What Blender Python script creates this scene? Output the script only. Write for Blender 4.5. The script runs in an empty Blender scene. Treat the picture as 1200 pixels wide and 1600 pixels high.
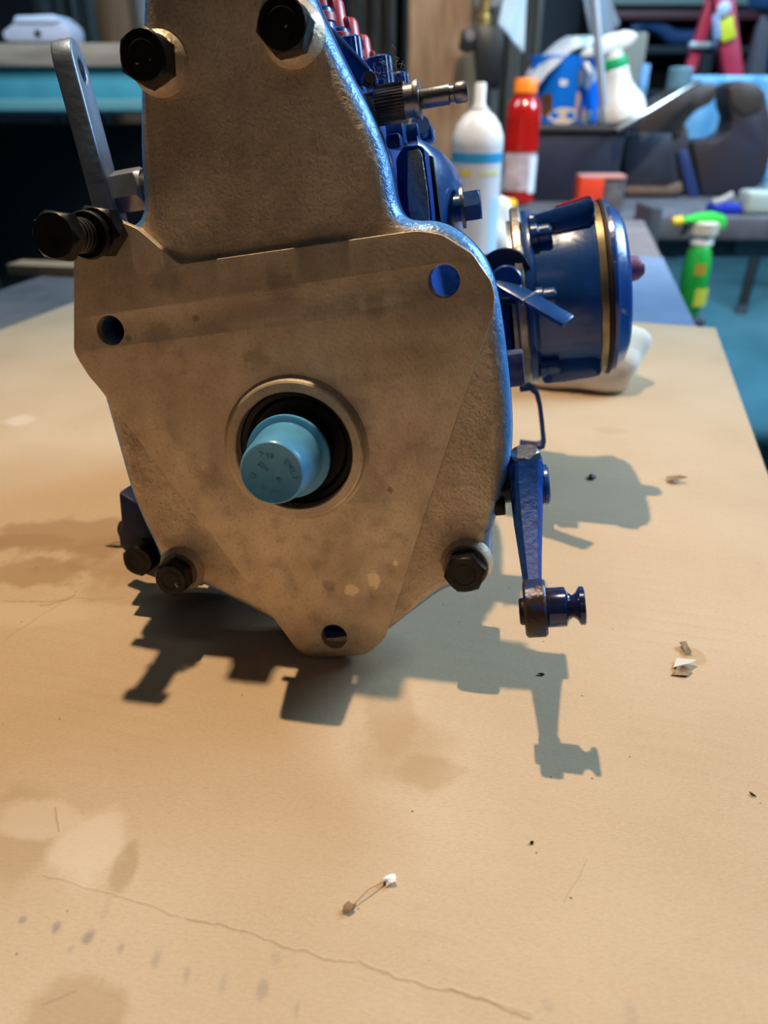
import bpy, bmesh, math, random
from mathutils import Vector, Matrix, noise
from mathutils.geometry import tessellate_polygon
random.seed(7)
sc = bpy.context.scene
COL = sc.collection
R = math.radians

# ------------------------------------------------------------------ camera
F = 1180.0                      # focal length for a 1200 x 1600 frame
PITCH = R(29)
CAM_H = 0.1986
cam = bpy.data.cameras.new('camera')
cam.sensor_fit = 'VERTICAL'; cam.sensor_height = 24.0
cam.lens = F / 1600 * 24.0
cam.clip_start = 0.01; cam.clip_end = 60
cam.dof.use_dof = True; cam.dof.focus_distance = 0.262
cam.dof.aperture_fstop = cam.lens / 2.7
co = bpy.data.objects.new('camera', cam); COL.objects.link(co)
co.location = (0, 0, CAM_H); co.rotation_euler = (R(90) - PITCH, 0, 0)
sc.camera = co
sc.view_settings.view_transform = 'Standard'; sc.view_settings.look = 'None'
sc.view_settings.gamma = 1; sc.view_settings.use_curve_mapping = False
sc.view_settings.exposure = 0.0
# ------------------------------------------------------------------ world and lights
w = bpy.data.worlds.new('world'); sc.world = w; w.use_nodes = True
w.node_tree.nodes['Background'].inputs[0].default_value = (.30, .5, .9, 1)
w.node_tree.nodes['Background'].inputs[1].default_value = 0.03

def light(name, kind, loc, target, energy, color, **kw):
    l = bpy.data.lights.new(name, kind); l.energy = energy; l.color = color
    for k, v in kw.items(): setattr(l, k, v)
    o = bpy.data.objects.new(name, l); COL.objects.link(o)
    o.location = loc
    o.rotation_euler = (Vector(target) - Vector(loc)).to_track_quat('-Z', 'Y').to_euler()
    return o
# shaded warm pendant lamp high above the bench
light('pendant_lamp', 'SPOT', (-.25, .66, 2.0), (.0, -.08, 0), 156, (1.0, .79, .525), spot_size=R(58), spot_blend=.9, shadow_soft_size=.02)
# added warm fill aimed at the back to brighten the things there
light('rear_warm_fill', 'SPOT', (.25, .62, 1.5), (.3, 2.25, .05), 150, (1.0, .85, .68), spot_size=R(82), spot_blend=.55, shadow_soft_size=.05)
# cool strip lights of the workshop ceiling
light('ceiling_strip_lamp', 'AREA', (1.65, 1.10, 1.15), (.1, .5, .1), 66, (.45, .70, .94), shape='RECTANGLE', size=.9, size_y=.6)
light('rear_strip_lamp', 'AREA', (1.5, 2.6, 2.1), (1.2, 4.8, -.2), 130, (.42, .72, 1.0), shape='RECTANGLE', size=2.6, size_y=.5)
light('left_strip_lamp', 'AREA', (-1.2, 1.3, 1.5), (-1.2, 2.8, .2), 26, (.66, .86, 1.0), shape='RECTANGLE', size=1.0, size_y=.3)
light('front_fill', 'AREA', (.2, -1.6, 2.0), (0, .3, .1), 1.2, (1.0, .86, .70), shape='RECTANGLE', size=1.2, size_y=.3)  # added warm fill behind the camera that lifts the pump face

# ------------------------------------------------------------------ pixel helpers
def ray(x, y): return Vector(((x-600)/F, (y-800)/F, 1.0))
cp, sp = math.cos(PITCH), math.sin(PITCH)
WM = Matrix(((1, 0, 0), (0, -sp, cp), (0, -cp, -sp)))     # camera(x right,y down,z fwd) -> world
def at(x, y, zc):
    v = WM @ (ray(x, y) * zc); v.z += CAM_H; return v
def on_z(x, y, z=0.0):
    d = WM @ ray(x, y); t = (z - CAM_H) / d.z
    v = d * t; v.z += CAM_H; return v
def on_y(x, y, Y):
    d = WM @ ray(x, y); t = Y / d.y
    v = d * t; v.z += CAM_H; return v
# pump frame: local x right, y back along the shaft, z up, origin at the bore on the flange face
a_, b_, r_ = R(20), R(9), R(8)
Ry = Matrix(((math.cos(b_), 0, math.sin(b_)), (0, 1, 0), (-math.sin(b_), 0, math.cos(b_))))
Rx = Matrix(((1, 0, 0), (0, math.cos(a_), -math.sin(a_)), (0, math.sin(a_), math.cos(a_))))
M_ = Rx @ Ry
u0, v0, nC = M_ @ Vector((1, 0, 0)), M_ @ Vector((0, -1, 0)), M_ @ Vector((0, 0, 1))
uC = math.cos(r_)*u0 + math.sin(r_)*v0; vC = -math.sin(r_)*u0 + math.cos(r_)*v0
OC = ray(462, 702) * .275
BC = Matrix((uC, nC, vC)).transposed()                     # local -> camera
BW = WM @ BC                                               # local -> world
OW = WM @ OC; OW.z += CAM_H
def PL(x, y, dep=0.0):
    """pixel -> pump local metres at depth dep (mm) behind the flange face"""
    r = ray(x, y); t = (nC.dot(OC) + dep/1000) / nC.dot(r)
    return BC.transposed() @ (r*t - OC)
CONTACT = PL(515, 1030, 0)
PUMP_MAT = Matrix.Translation(OW) @ BW.to_4x4()

# ------------------------------------------------------------------ materials
MATS = {}
def mat(name, col, rough=.5, metal=0.0, var=0.0, vscale=60, bump=0.0, bscale=400, spec=.5, coat=0.0, col2=None, trans=0.0, ior=1.45, stretch=None, emit=None, sss=0.0, detail=4, lo=.35, hi=.65):
    m = bpy.data.materials.new(name); m.use_nodes = True
    nt = m.node_tree; N = nt.nodes; L = nt.links
    b = N['Principled BSDF']
    b.inputs['Base Color'].default_value = (*col, 1); b.inputs['Roughness'].default_value = rough
    b.inputs['Metallic'].default_value = metal; b.inputs['Specular IOR Level'].default_value = spec
    b.inputs['Coat Weight'].default_value = coat; b.inputs['Coat Roughness'].default_value = .15
    b.inputs['Transmission Weight'].default_value = trans; b.inputs['IOR'].default_value = ior
    if sss:
        b.inputs['Subsurface Weight'].default_value = sss; b.inputs['Subsurface Radius'].default_value = (.5, .7, 1); b.inputs['Subsurface Scale'].default_value = .004
    tc = N.new('ShaderNodeTexCoord')
    src = tc.outputs['Object']
    if stretch:
        mp = N.new('ShaderNodeMapping'); mp.inputs['Scale'].default_value = stretch
        L.new(src, mp.inputs['Vector']); src = mp.outputs['Vector']
    if var or col2:
        n = N.new('ShaderNodeTexNoise'); n.inputs['Scale'].default_value = vscale; n.inputs['Detail'].default_value = detail
        L.new(src, n.inputs['Vector'])
        cr = N.new('ShaderNodeValToRGB')
        c2 = col2 if col2 else tuple(max(0, c*(1-var)) for c in col)
        cr.color_ramp.elements[0].position = lo; cr.color_ramp.elements[1].position = hi
        cr.color_ramp.elements[0].color = (*c2, 1); cr.color_ramp.elements[1].color = (*col, 1)
        L.new(n.outputs['Fac'], cr.inputs['Fac']); L.new(cr.outputs['Color'], b.inputs['Base Color'])
    if bump:
        n2 = N.new('ShaderNodeTexNoise'); n2.inputs['Scale'].default_value = bscale; n2.inputs['Detail'].default_value = 3
        L.new(src, n2.inputs['Vector'])
        bp = N.new('ShaderNodeBump'); bp.inputs['Strength'].default_value = bump; bp.inputs['Distance'].default_value = .001
        L.new(n2.outputs['Fac'], bp.inputs['Height']); L.new(bp.outputs['Normal'], b.inputs['Normal'])
    MATS[name] = m
    return m

class NB:
    """tiny node-building helper"""
    def __init__(s, m): s.nt = m.node_tree; s.N = m.node_tree.nodes; s.L = m.node_tree.links
    def set(s, sock, v):
        if hasattr(v, 'is_output'): s.L.new(v, sock)
        else: sock.default_value = v
    def math(s, op, a, b=0.0, clamp=False):
        n = s.N.new('ShaderNodeMath'); n.operation = op; n.use_clamp = clamp
        s.set(n.inputs[0], a); s.set(n.inputs[1], b); return n.outputs[0]
    def noise(s, vec, scale, detail=4, rough=.5):
        n = s.N.new('ShaderNodeTexNoise'); n.inputs['Scale'].default_value = scale; n.inputs['Detail'].default_value = detail
        n.inputs['Roughness'].default_value = rough; s.L.new(vec, n.inputs['Vector']); return n.outputs['Fac']
    def smooth(s, v, lo, hi, a=0.0, b=1.0):
        n = s.N.new('ShaderNodeMapRange'); n.interpolation_type = 'SMOOTHSTEP'
        s.set(n.inputs[0], v)
        for i, q in enumerate((lo, hi, a, b)): n.inputs[i+1].default_value = q
        return n.outputs[0]
    def mix(s, f, a, b):
        n = s.N.new('ShaderNodeMix'); n.data_type = 'RGBA'
        s.set(n.inputs[0], f)
        for i, q in ((6, a), (7, b)):
            if hasattr(q, 'is_output'): s.L.new(q, n.inputs[i])
            else: n.inputs[i].default_value = (*q, 1)
        return n.outputs[2]
    def mapping(s, vec, loc=(0, 0, 0), rot=(0, 0, 0), scale=(1, 1, 1)):
        n = s.N.new('ShaderNodeMapping'); n.inputs['Location'].default_value = loc
        n.inputs['Rotation'].default_value = rot; n.inputs['Scale'].default_value = scale
        s.L.new(vec, n.inputs['Vector']); return n.outputs[0]
    def length(s, vec):
        n = s.N.new('ShaderNodeVectorMath'); n.operation = 'LENGTH'; s.L.new(vec, n.inputs[0]); return n.outputs['Value']

BLUE = mat('blue_paint', (.013, .085, .31), .30, 0, .3, 90, .12, 350, coat=.35)
BLUE_CAST = mat('blue_cast_paint', (.009, .066, .34), .42, 0, .35, 220, .35, 420, spec=.18)
DARK_STEEL = mat('black_oxide_steel', (.022, .019, .018), .38, .55, .4, 150, .2, 300)
STEEL = mat('grey_steel', (.30, .29, .30), .36, .9, .35, 120, .15, 500)
BARE = mat('bare_edge_steel', (.42, .38, .34), .42, .8, .5, 90, .3, 400)
WASHER = mat('dull_washer_steel', (.26, .21, .17), .5, .7, .3, 200, .3, 500)
BLACK = mat('black_rubber', (.008, .008, .009), .45, 0, .3, 200, .1, 500)
GASKET = mat('black_gasket', (.006, .006, .007), .8)
BLUE_PLASTIC = mat('light_blue_plastic', (.12, .43, .76), .32, 0, .12, 200, .06, 900, sss=.2)
RED_PLASTIC = mat('red_plastic', (.62, .05, .06), .35, 0, .2, 100, sss=.2)
BRASS = mat('brass', (.62, .42, .14), .3, .9)

# bare machined / cast aluminium of the pump front
def face_mat(name, machined):
    m = bpy.data.materials.new(name); m.use_nodes = True; b = m.node_tree.nodes['Principled BSDF']
    n = NB(m); tc = n.N.new('ShaderNodeTexCoord'); v = tc.outputs['Object']
    big = n.noise(v, 26, 5, .6); fine = n.noise(v, 900, 3, .6); mid = n.noise(v, 120, 4, .6)
    c = n.mix(n.smooth(big, .34, .66), (.57, .435, .31), (.82, .665, .49))
    c = n.mix(n.math('MULTIPLY', n.smooth(mid, .52, .72), .35), c, (.33, .26, .21))
    c = n.mix(n.math('MULTIPLY', n.smooth(fine, .5, .75), .45), c, (.27, .21, .17))
    if machined:
        # rubbed bright patches with scratches near the lower hole
        for (px, py, rx, ry, an) in ((549, 922, .0036, .0030, .3), (584, 906, .0030, .0044, .25), (618, 880, .0012, .0014, 0)):
            p = PL(px, py, 0)
            q = n.mapping(n.mapping(v, (-p.x, 0, -p.z)), (0, 0, 0), (0, an, 0), (1/rx, 0, 1/ry))
            d = n.math('ADD', n.length(q), n.math('MULTIPLY', n.noise(n.mapping(v, (0, 0, 0), (0, an, 0), (.35, 1, 2.2)), 900, 4, .7), 1.5))
            c = n.mix(n.smooth(d, 1.45, 1.62, 1, 0), c, (.95, .78, .56))
        # a few dark oily spots
        for (px, py, rr) in ((201, 528, .0014), (305, 497, .0016), (250, 525, .006), (400, 560, .005), (610, 765, .0015), (513, 915, .003), (330, 750, .006), (260, 440, .006), (585, 480, .005), (440, 445, .006)):
            p = PL(px, py, 0)
            d = n.math('ADD', n.length(n.mapping(n.mapping(v, (-p.x, 0, -p.z)), (0, 0, 0), (0, 0, 0), (1/rr, 0, 1/rr))), n.math('MULTIPLY', n.noise(v, 260, 3), 1.4))
            c = n.mix(n.smooth(d, 1.1, 1.9, .55 if rr < .003 else .36, 0), c, (.17, .12, .09))
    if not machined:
        # blue rim paint, rubbed off the front, lightened to carry its grazing sheen
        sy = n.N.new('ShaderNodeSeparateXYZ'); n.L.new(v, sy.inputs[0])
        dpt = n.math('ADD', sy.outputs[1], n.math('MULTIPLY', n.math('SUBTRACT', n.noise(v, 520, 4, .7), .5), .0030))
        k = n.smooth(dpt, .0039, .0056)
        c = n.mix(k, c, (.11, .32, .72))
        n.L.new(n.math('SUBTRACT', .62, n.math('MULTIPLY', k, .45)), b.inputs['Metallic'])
    else: b.inputs['Metallic'].default_value = .62
    n.L.new(c, b.inputs['Base Color'])
    rough = n.smooth(mid, .3, .7, .46, .60)
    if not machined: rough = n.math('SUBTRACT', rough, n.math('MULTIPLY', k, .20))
    n.L.new(rough, b.inputs['Roughness'])
    if machined:
        # faint arcs left by facing on a lathe
        rp = n.length(n.mapping(v, (0, 0, 0), (0, 0, 0), (1, 0, 1)))
        wv = n.math('SINE', n.math('ADD', n.math('MULTIPLY', rp, 2900), n.math('MULTIPLY', n.noise(v, 60), 14)))
        h = n.math('ADD', n.math('MULTIPLY', wv, .05), n.math('MULTIPLY', fine, 1.0))
        st, ds = .22, .0004
    else:
        h = n.math('ADD', n.noise(v, 420, 4, .6), n.math('MULTIPLY', fine, .5)); st, ds = .5, .0009
    bp = n.N.new('ShaderNodeBump'); bp.inputs['Strength'].default_value = st; bp.inputs['Distance'].default_value = ds
    n.L.new(h, bp.inputs['Height']); n.L.new(bp.outputs['Normal'], b.inputs['Normal'])
    return m
FACE = face_mat('machined_aluminium', True)
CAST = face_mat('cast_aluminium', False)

# ------------------------------------------------------------------ mesh helpers
def frame(axis):
    z = Vector(axis).normalized()
    t = Vector((0, 0, 1)) if abs(z.z) < .9 else Vector((1, 0, 0))
    x = t.cross(z).normalized(); y = z.cross(x)
    return Matrix((x, y, z)).transposed()
def finish(me, mt, smooth=True, angle=35):
    if mt:
        for q in (mt if isinstance(mt, (list, tuple)) else [mt]): me.materials.append(q)
    if smooth:
        me.polygons.foreach_set('use_smooth', [True]*len(me.polygons))
        me.set_sharp_from_angle(angle=R(angle))
    me.update()
def link(name, me, parent=None, loc=None):
    o = bpy.data.objects.new(name, me); COL.objects.link(o)
    if parent: o.parent = parent
    if loc is not None: o.location = loc
    return o
class MB:
    def __init__(s): s.bm = bmesh.new()
    def box(s, c, size, rot=None, bev=0.0, seg=2):
        r = bmesh.ops.create_cube(s.bm, size=1); vs = r['verts']
        m = Matrix.Translation(Vector(c)) @ ((rot.to_4x4()) if rot is not None else Matrix.Identity(4)) @ Matrix.Diagonal((*size, 1))
        bmesh.ops.transform(s.bm, matrix=m, verts=vs)
        if bev:
            es = list({e for v in vs for e in v.link_edges})
            bmesh.ops.bevel(s.bm, geom=es, offset=bev, segments=seg, affect='EDGES', profile=.5)
        return s
    def lathe(s, prof, org=(0, 0, 0), axis=(0, 0, 1), n=40, scale=(1, 1), cap=True, phase=0.0):
        """prof: (radius, height) pairs along axis"""
        fr = frame(axis); org = Vector(org); rings = []
        for r, hgt in prof:
            if r < 1e-7: rings.append([s.bm.verts.new(org + fr @ Vector((0, 0, hgt)))])
            else: rings.append([s.bm.verts.new(org + fr @ Vector((r*scale[0]*math.cos(2*math.pi*k/n+phase), r*scale[1]*math.sin(2*math.pi*k/n+phase), hgt))) for k in range(n)])
        for A, B in zip(rings, rings[1:]):
            if len(A) == 1 and len(B) == 1: continue
            for k in range(n):
                k2 = (k+1) % n
                if len(A) == 1: s.bm.faces.new((A[0], B[k2], B[k]))
                elif len(B) == 1: s.bm.faces.new((A[k], A[k2], B[0]))
                else: s.bm.faces.new((A[k], A[k2], B[k2], B[k]))
        if cap:
            if len(rings[0]) > 1: s.bm.faces.new(rings[0][::-1])
            if len(rings[-1]) > 1: s.bm.faces.new(rings[-1])
        return s
    def cyl(s, p0, p1, r0, r1=None, n=24, ch=0.0):
        p0, p1 = Vector(p0), Vector(p1); d = p1-p0; l = d.length; r1 = r0 if r1 is None else r1
        if ch: prof = [(r0-ch, 0), (r0, ch), (r1, l-ch), (r1-ch, l)]
        else: prof = [(r0, 0), (r1, l)]
        return s.lathe(prof, p0, d, n)
    def hexa(s, p0, axis, af, hgt, phase=0.0, ch=.12):
        """hexagon head: chamfered top, across-flats af"""
        rc = af/2/math.cos(math.pi/6); fr = frame(axis); p0 = Vector(p0)
        def P(r, k, z, n=6): return p0 + fr @ Vector((r*math.cos(2*math.pi*k/n+phase), r*math.sin(2*math.pi*k/n+phase), z))
        lo = [s.bm.verts.new(P(rc, k, 0)) for k in range(6)]
        m = 18; ri = af/2*.97; dz = hgt*ch
        top = [s.bm.verts.new(P(ri, k, hgt, m)) for k in range(m)]
        # side ring with three points per flat: the corner sits lower than the middle
        mid = []
        for k in range(6):
            mid.append(s.bm.verts.new(P(rc, k, hgt-dz*1.6)))
            for j in (1, 2):
                t = j/3; a = P(rc, k, 0); b = P(rc, k+1, 0); q = a.lerp(b, t)
                q = q + fr @ Vector((0, 0, hgt-dz*.55)); mid.append(s.bm.verts.new(q))
        for k in range(6):
            A, B = lo[k], lo[(k+1) % 6]
            s.bm.faces.new((A, B, mid[(3*k+3) % 18], mid[3*k+2], mid[3*k+1], mid[3*k]))
        for k in range(18): s.bm.faces.new((mid[k], mid[(k+1) % 18], top[(k+1) % 18], top[k]))
        s.bm.faces.new(top); s.bm.faces.new(lo[::-1])
        return s
    def tube(s, pts, r, n=10):
        pts = [Vector(p) for p in pts]; rings = []
        rr = r if isinstance(r, (list, tuple)) else [r]*len(pts)
        prev = None
        for i, p in enumerate(pts):
            t = (pts[min(i+1, len(pts)-1)] - pts[max(i-1, 0)]).normalized()
            if prev is None: x = frame(t) @ Vector((1, 0, 0))
            else: x = (prev - t*prev.dot(t)).normalized()
            prev = x; y = t.cross(x)
            rings.append([s.bm.verts.new(p + rr[i]*(x*math.cos(2*math.pi*k/n) + y*math.sin(2*math.pi*k/n))) for k in range(n)])
        for A, B in zip(rings, rings[1:]):
            for k in range(n): s.bm.faces.new((A[k], A[(k+1) % n], B[(k+1) % n], B[k]))
        s.bm.faces.new(rings[0][::-1]); s.bm.faces.new(rings[-1])
        return s
    def ball(s, c, r, sc_=(1, 1, 1), sub=3, jit=0.0, seed=0, freq=30):
        q = bmesh.ops.create_icosphere(s.bm, subdivisions=sub, radius=1)
        for v in q['verts']:
            p = v.co.copy()
            if jit: p *= 1 + jit*noise.noise(p*freq + Vector((seed, seed*2, 0)))
            v.co = Vector((p.x*r*sc_[0], p.y*r*sc_[1], p.z*r*sc_[2])) + Vector(c)
        return s
    def prism(s, poly, y0, y1, bev=0.0, seg=2):
        """polygon of (x, z) extruded along y"""
        A = [s.bm.verts.new((x, y0, z)) for x, z in poly]; B = [s.bm.verts.new((x, y1, z)) for x, z in poly]
        fs = [s.bm.faces.new(A), s.bm.faces.new(B[::-1])]
        k = len(poly)
        for i in range(k): fs.append(s.bm.faces.new((A[i], B[i], B[(i+1) % k], A[(i+1) % k])))
        bmesh.ops.recalc_face_normals(s.bm, faces=fs)
        if bev:
            es = list({e for v in A+B for e in v.link_edges})
            bmesh.ops.bevel(s.bm, geom=es, offset=bev, segments=seg, affect='EDGES', profile=.5)
        return s
    def patch(s, r, a0, a1, z0, z1, org=(0, 0, 0), n=12, r1=None, t=.0004):
        """a thin label bent round a vertical cylinder"""
        org = Vector(org); r1 = r if r1 is None else r1; L = []
        for k in range(n+1):
            a = a0 + (a1-a0)*k/n; u = Vector((math.cos(a), math.sin(a), 0))
            L.append([s.bm.verts.new(org + u*(q) + Vector((0, 0, z))) for q, z in ((r, z0), (r1, z1), (r1+t, z1), (r+t, z0))])
        fs = []
        for A, B in zip(L, L[1:]):
            for i in range(4): fs.append(s.bm.faces.new((A[i], B[i], B[(i+1) % 4], A[(i+1) % 4])))
        fs.append(s.bm.faces.new(L[0])); fs.append(s.bm.faces.new(L[-1][::-1]))
        bmesh.ops.recalc_face_normals(s.bm, faces=fs)
        return s
    def blob(s, r0, r1, hgt, ac, zc, da, dz, wob=.15, seed=0, t=.0005):
        """a rounded printed patch on a slightly conical tub"""
        rad = lambda z: r0 + (r1-r0)*z/hgt
        def P(a, z, e): return Vector((math.cos(a)*(rad(z)+e), math.sin(a)*(rad(z)+e), z))
        ring = []
        for k in range(22):
            q = 2*math.pi*k/22; m = 1 + wob*noise.noise(Vector((math.cos(q)*1.7, math.sin(q)*1.7, seed)))*2
            ring.append((ac + da*m*math.cos(q), zc + dz*m*math.sin(q)))
        A = [s.bm.verts.new(P(a, z, .0003)) for a, z in ring]; B = [s.bm.verts.new(P(a, z, .0003+t)) for a, z in ring]
        c = s.bm.verts.new(P(ac, zc, .0003+t))
        for k in range(22):
            j = (k+1) % 22; s.bm.faces.new((A[k], A[j], B[j], B[k])); s.bm.faces.new((B[k], B[j], c))
        return s
    def grid(s, f, nu, nv):
        V = [[s.bm.verts.new(f(i/nu, j/nv)) for j in range(nv+1)] for i in range(nu+1)]
        for i in range(nu):
            for j in range(nv): s.bm.faces.new((V[i][j], V[i+1][j], V[i+1][j+1], V[i][j+1]))
        return s
    def xf(s, m):
        bmesh.ops.transform(s.bm, matrix=m, verts=s.bm.verts[:]); return s
    def build(s, name, mt, parent=None, loc=None, angle=35, smooth=True):
        bmesh.ops.recalc_face_normals(s.bm, faces=s.bm.faces[:])
        me = bpy.data.meshes.new(name); s.bm.to_mesh(me); s.bm.free()
        finish(me, mt, smooth, angle)
        return link(name, me, parent, loc)
def solid(o, t):
    """give a sheet a thickness and bake it"""
    md = o.modifiers.new('s', 'SOLIDIFY'); md.thickness = t; md.offset = 0
    bake(o)
def bake(o):
    dg = bpy.context.evaluated_depsgraph_get(); dg.update()
    me = bpy.data.meshes.new_from_object(o.evaluated_get(dg)); old = o.data
    o.modifiers.clear(); o.data = me
    if old.users == 0: bpy.data.meshes.remove(old)
def chaikin(p, it=2):
    for _ in range(it):
        q = []
        for i in range(len(p)):
            a, b = p[i], p[(i+1) % len(p)]
            q += [(a[0]*.75+b[0]*.25, a[1]*.75+b[1]*.25), (a[0]*.25+b[0]*.75, a[1]*.25+b[1]*.75)]
        p = q
    return p
def circ(cx, cz, r, n=40): return [(cx+r*math.cos(2*math.pi*k/n), cz+r*math.sin(2*math.pi*k/n)) for k in range(n)]
def plate(name, loops, y0, y1, bev, mt, parent, loc=None, res=3, angle=30):
    """flat outline(s) in x,z (first outer, then holes) between y0 and y1, rounded edges"""
    cu = bpy.data.curves.new(name, 'CURVE'); cu.dimensions = '2D'; cu.fill_mode = 'BOTH'
    cu.extrude = max(1e-5, (y1-y0)/2 - bev); cu.bevel_depth = bev; cu.bevel_resolution = res; cu.offset = -bev
    for lp in loops:
        spn = cu.splines.new('POLY'); spn.points.add(len(lp)-1)
        for p, (x, z) in zip(spn.points, lp): p.co = (x, z, 0, 1)
        spn.use_cyclic_u = True
    o = bpy.data.objects.new(name, cu); COL.objects.link(o)
    dg = bpy.context.evaluated_depsgraph_get(); dg.update()
    me = bpy.data.meshes.new_from_object(o.evaluated_get(dg))
    bpy.data.objects.remove(o); bpy.data.curves.remove(cu)
    me.materials.clear()
    for v in me.vertices: v.co = Vector((v.co.x, (y0+y1)/2 - v.co.z, v.co.y))
    bm = bmesh.new(); bm.from_mesh(me)
    bmesh.ops.remove_doubles(bm, verts=bm.verts[:], dist=1e-6); bmesh.ops.recalc_face_normals(bm, faces=bm.faces[:])
    bm.to_mesh(me); bm.free(); me.name = name
    finish(me, mt, True, angle)
    return link(name, me, parent, loc)
def tag(o, label=None, cat=None, group=None, kind=None):
    if label: o['label'] = label
    if cat: o['category'] = cat
    if group: o['group'] = group
    if kind: o['kind'] = kind
    return o
def empty(name, loc, label, cat, rot=None, group=None):
    o = bpy.data.objects.new(name, None); COL.objects.link(o); o.empty_display_size = .01
    o.location = loc
    if rot is not None: o.rotation_euler = rot
    return tag(o, label, cat, group)
mm = lambda *v: Vector(v)/1000

# ================================================================== room
FLOOR_Z = -.90
CONC = mat('painted_floor', (.17, .40, .46), .42, 0, .25, 2.5, .1, 30, spec=.4)
o = MB().box((.8, 2.3, FLOOR_Z-.05), (9.0, 11.4, .1)).build('floor', CONC, smooth=False); tag(o, kind='structure')
WALL = mat('dark_wall', (.028, .032, .042), .8, 0, .5, 1.5, .2, 20)
for nme, c, s_ in (('wall_back', (.8, 8.0, .8), (9, .1, 3.4)), ('wall_left', (-3.65, 2.3, .8), (.1, 11.3, 3.4)), ('wall_right', (5.25, 2.3, .8), (.1, 11.3, 3.4)), ('wall_front', (.8, -3.35, .8), (9, .1, 3.4))):
    tag(MB().box(c, s_).build(nme, WALL, smooth=False), kind='structure')
CEIL = mat('dim_ceiling', (.12, .13, .15), .9)
tag(MB().box((.8, 2.3, 2.55), (9, 11.4, .1)).build('ceiling', CEIL, smooth=False), kind='structure')

# ================================================================== workbench
BENCH = mat('worn_bench_steel', (.30, .26, .265), .40, .1, .4, 14, .12, 150, spec=.5, col2=(.19, .165, .175))
B_DIR = R(13)                                   # bench runs away 13 degrees to the right
bw = empty('workbench', (0, 0, FLOOR_Z), 'long grey-blue steel topped workbench under the cardboard sheet', 'workbench')
bm_rot = Matrix.Rotation(-B_DIR, 3, 'Z')
def bench_pt(s_, d, z): v = bm_rot @ Vector((s_, d, 0)); v.z = z - FLOOR_Z; return v
MB().box(bench_pt(-.2575, .52, -.025), (.785, 2.04, .04), bm_rot, .003).build('bench_top', BENCH, bw)
MB().box(bench_pt(-.2575, .52, -.10), (.70, 1.9, .10), bm_rot, .002).build('bench_apron', mat('bench_frame_paint', (.05, .06, .08), .5), bw)
for s_ in (-.60, .085):
    for d in (-.42, 1.46):
        MB().box(bench_pt(s_, d, -.49), (.06, .06, .80), bm_rot, .003).build('leg', MATS['bench_frame_paint'], bw)

mc = bm_rot @ Vector((.0375, .385, 0))
mat_o = MB().box((mc.x, mc.y, -.0044), (.194, 1.57, .0010), bm_rot).build('bench_mat', mat('pale_blue_vinyl', (.20, .29, .46), .36, 0, .12, 20, .1, 200, spec=.6), smooth=False)
tag(mat_o, 'pale blue vinyl mat along the right edge of the bench', 'mat')
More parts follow.
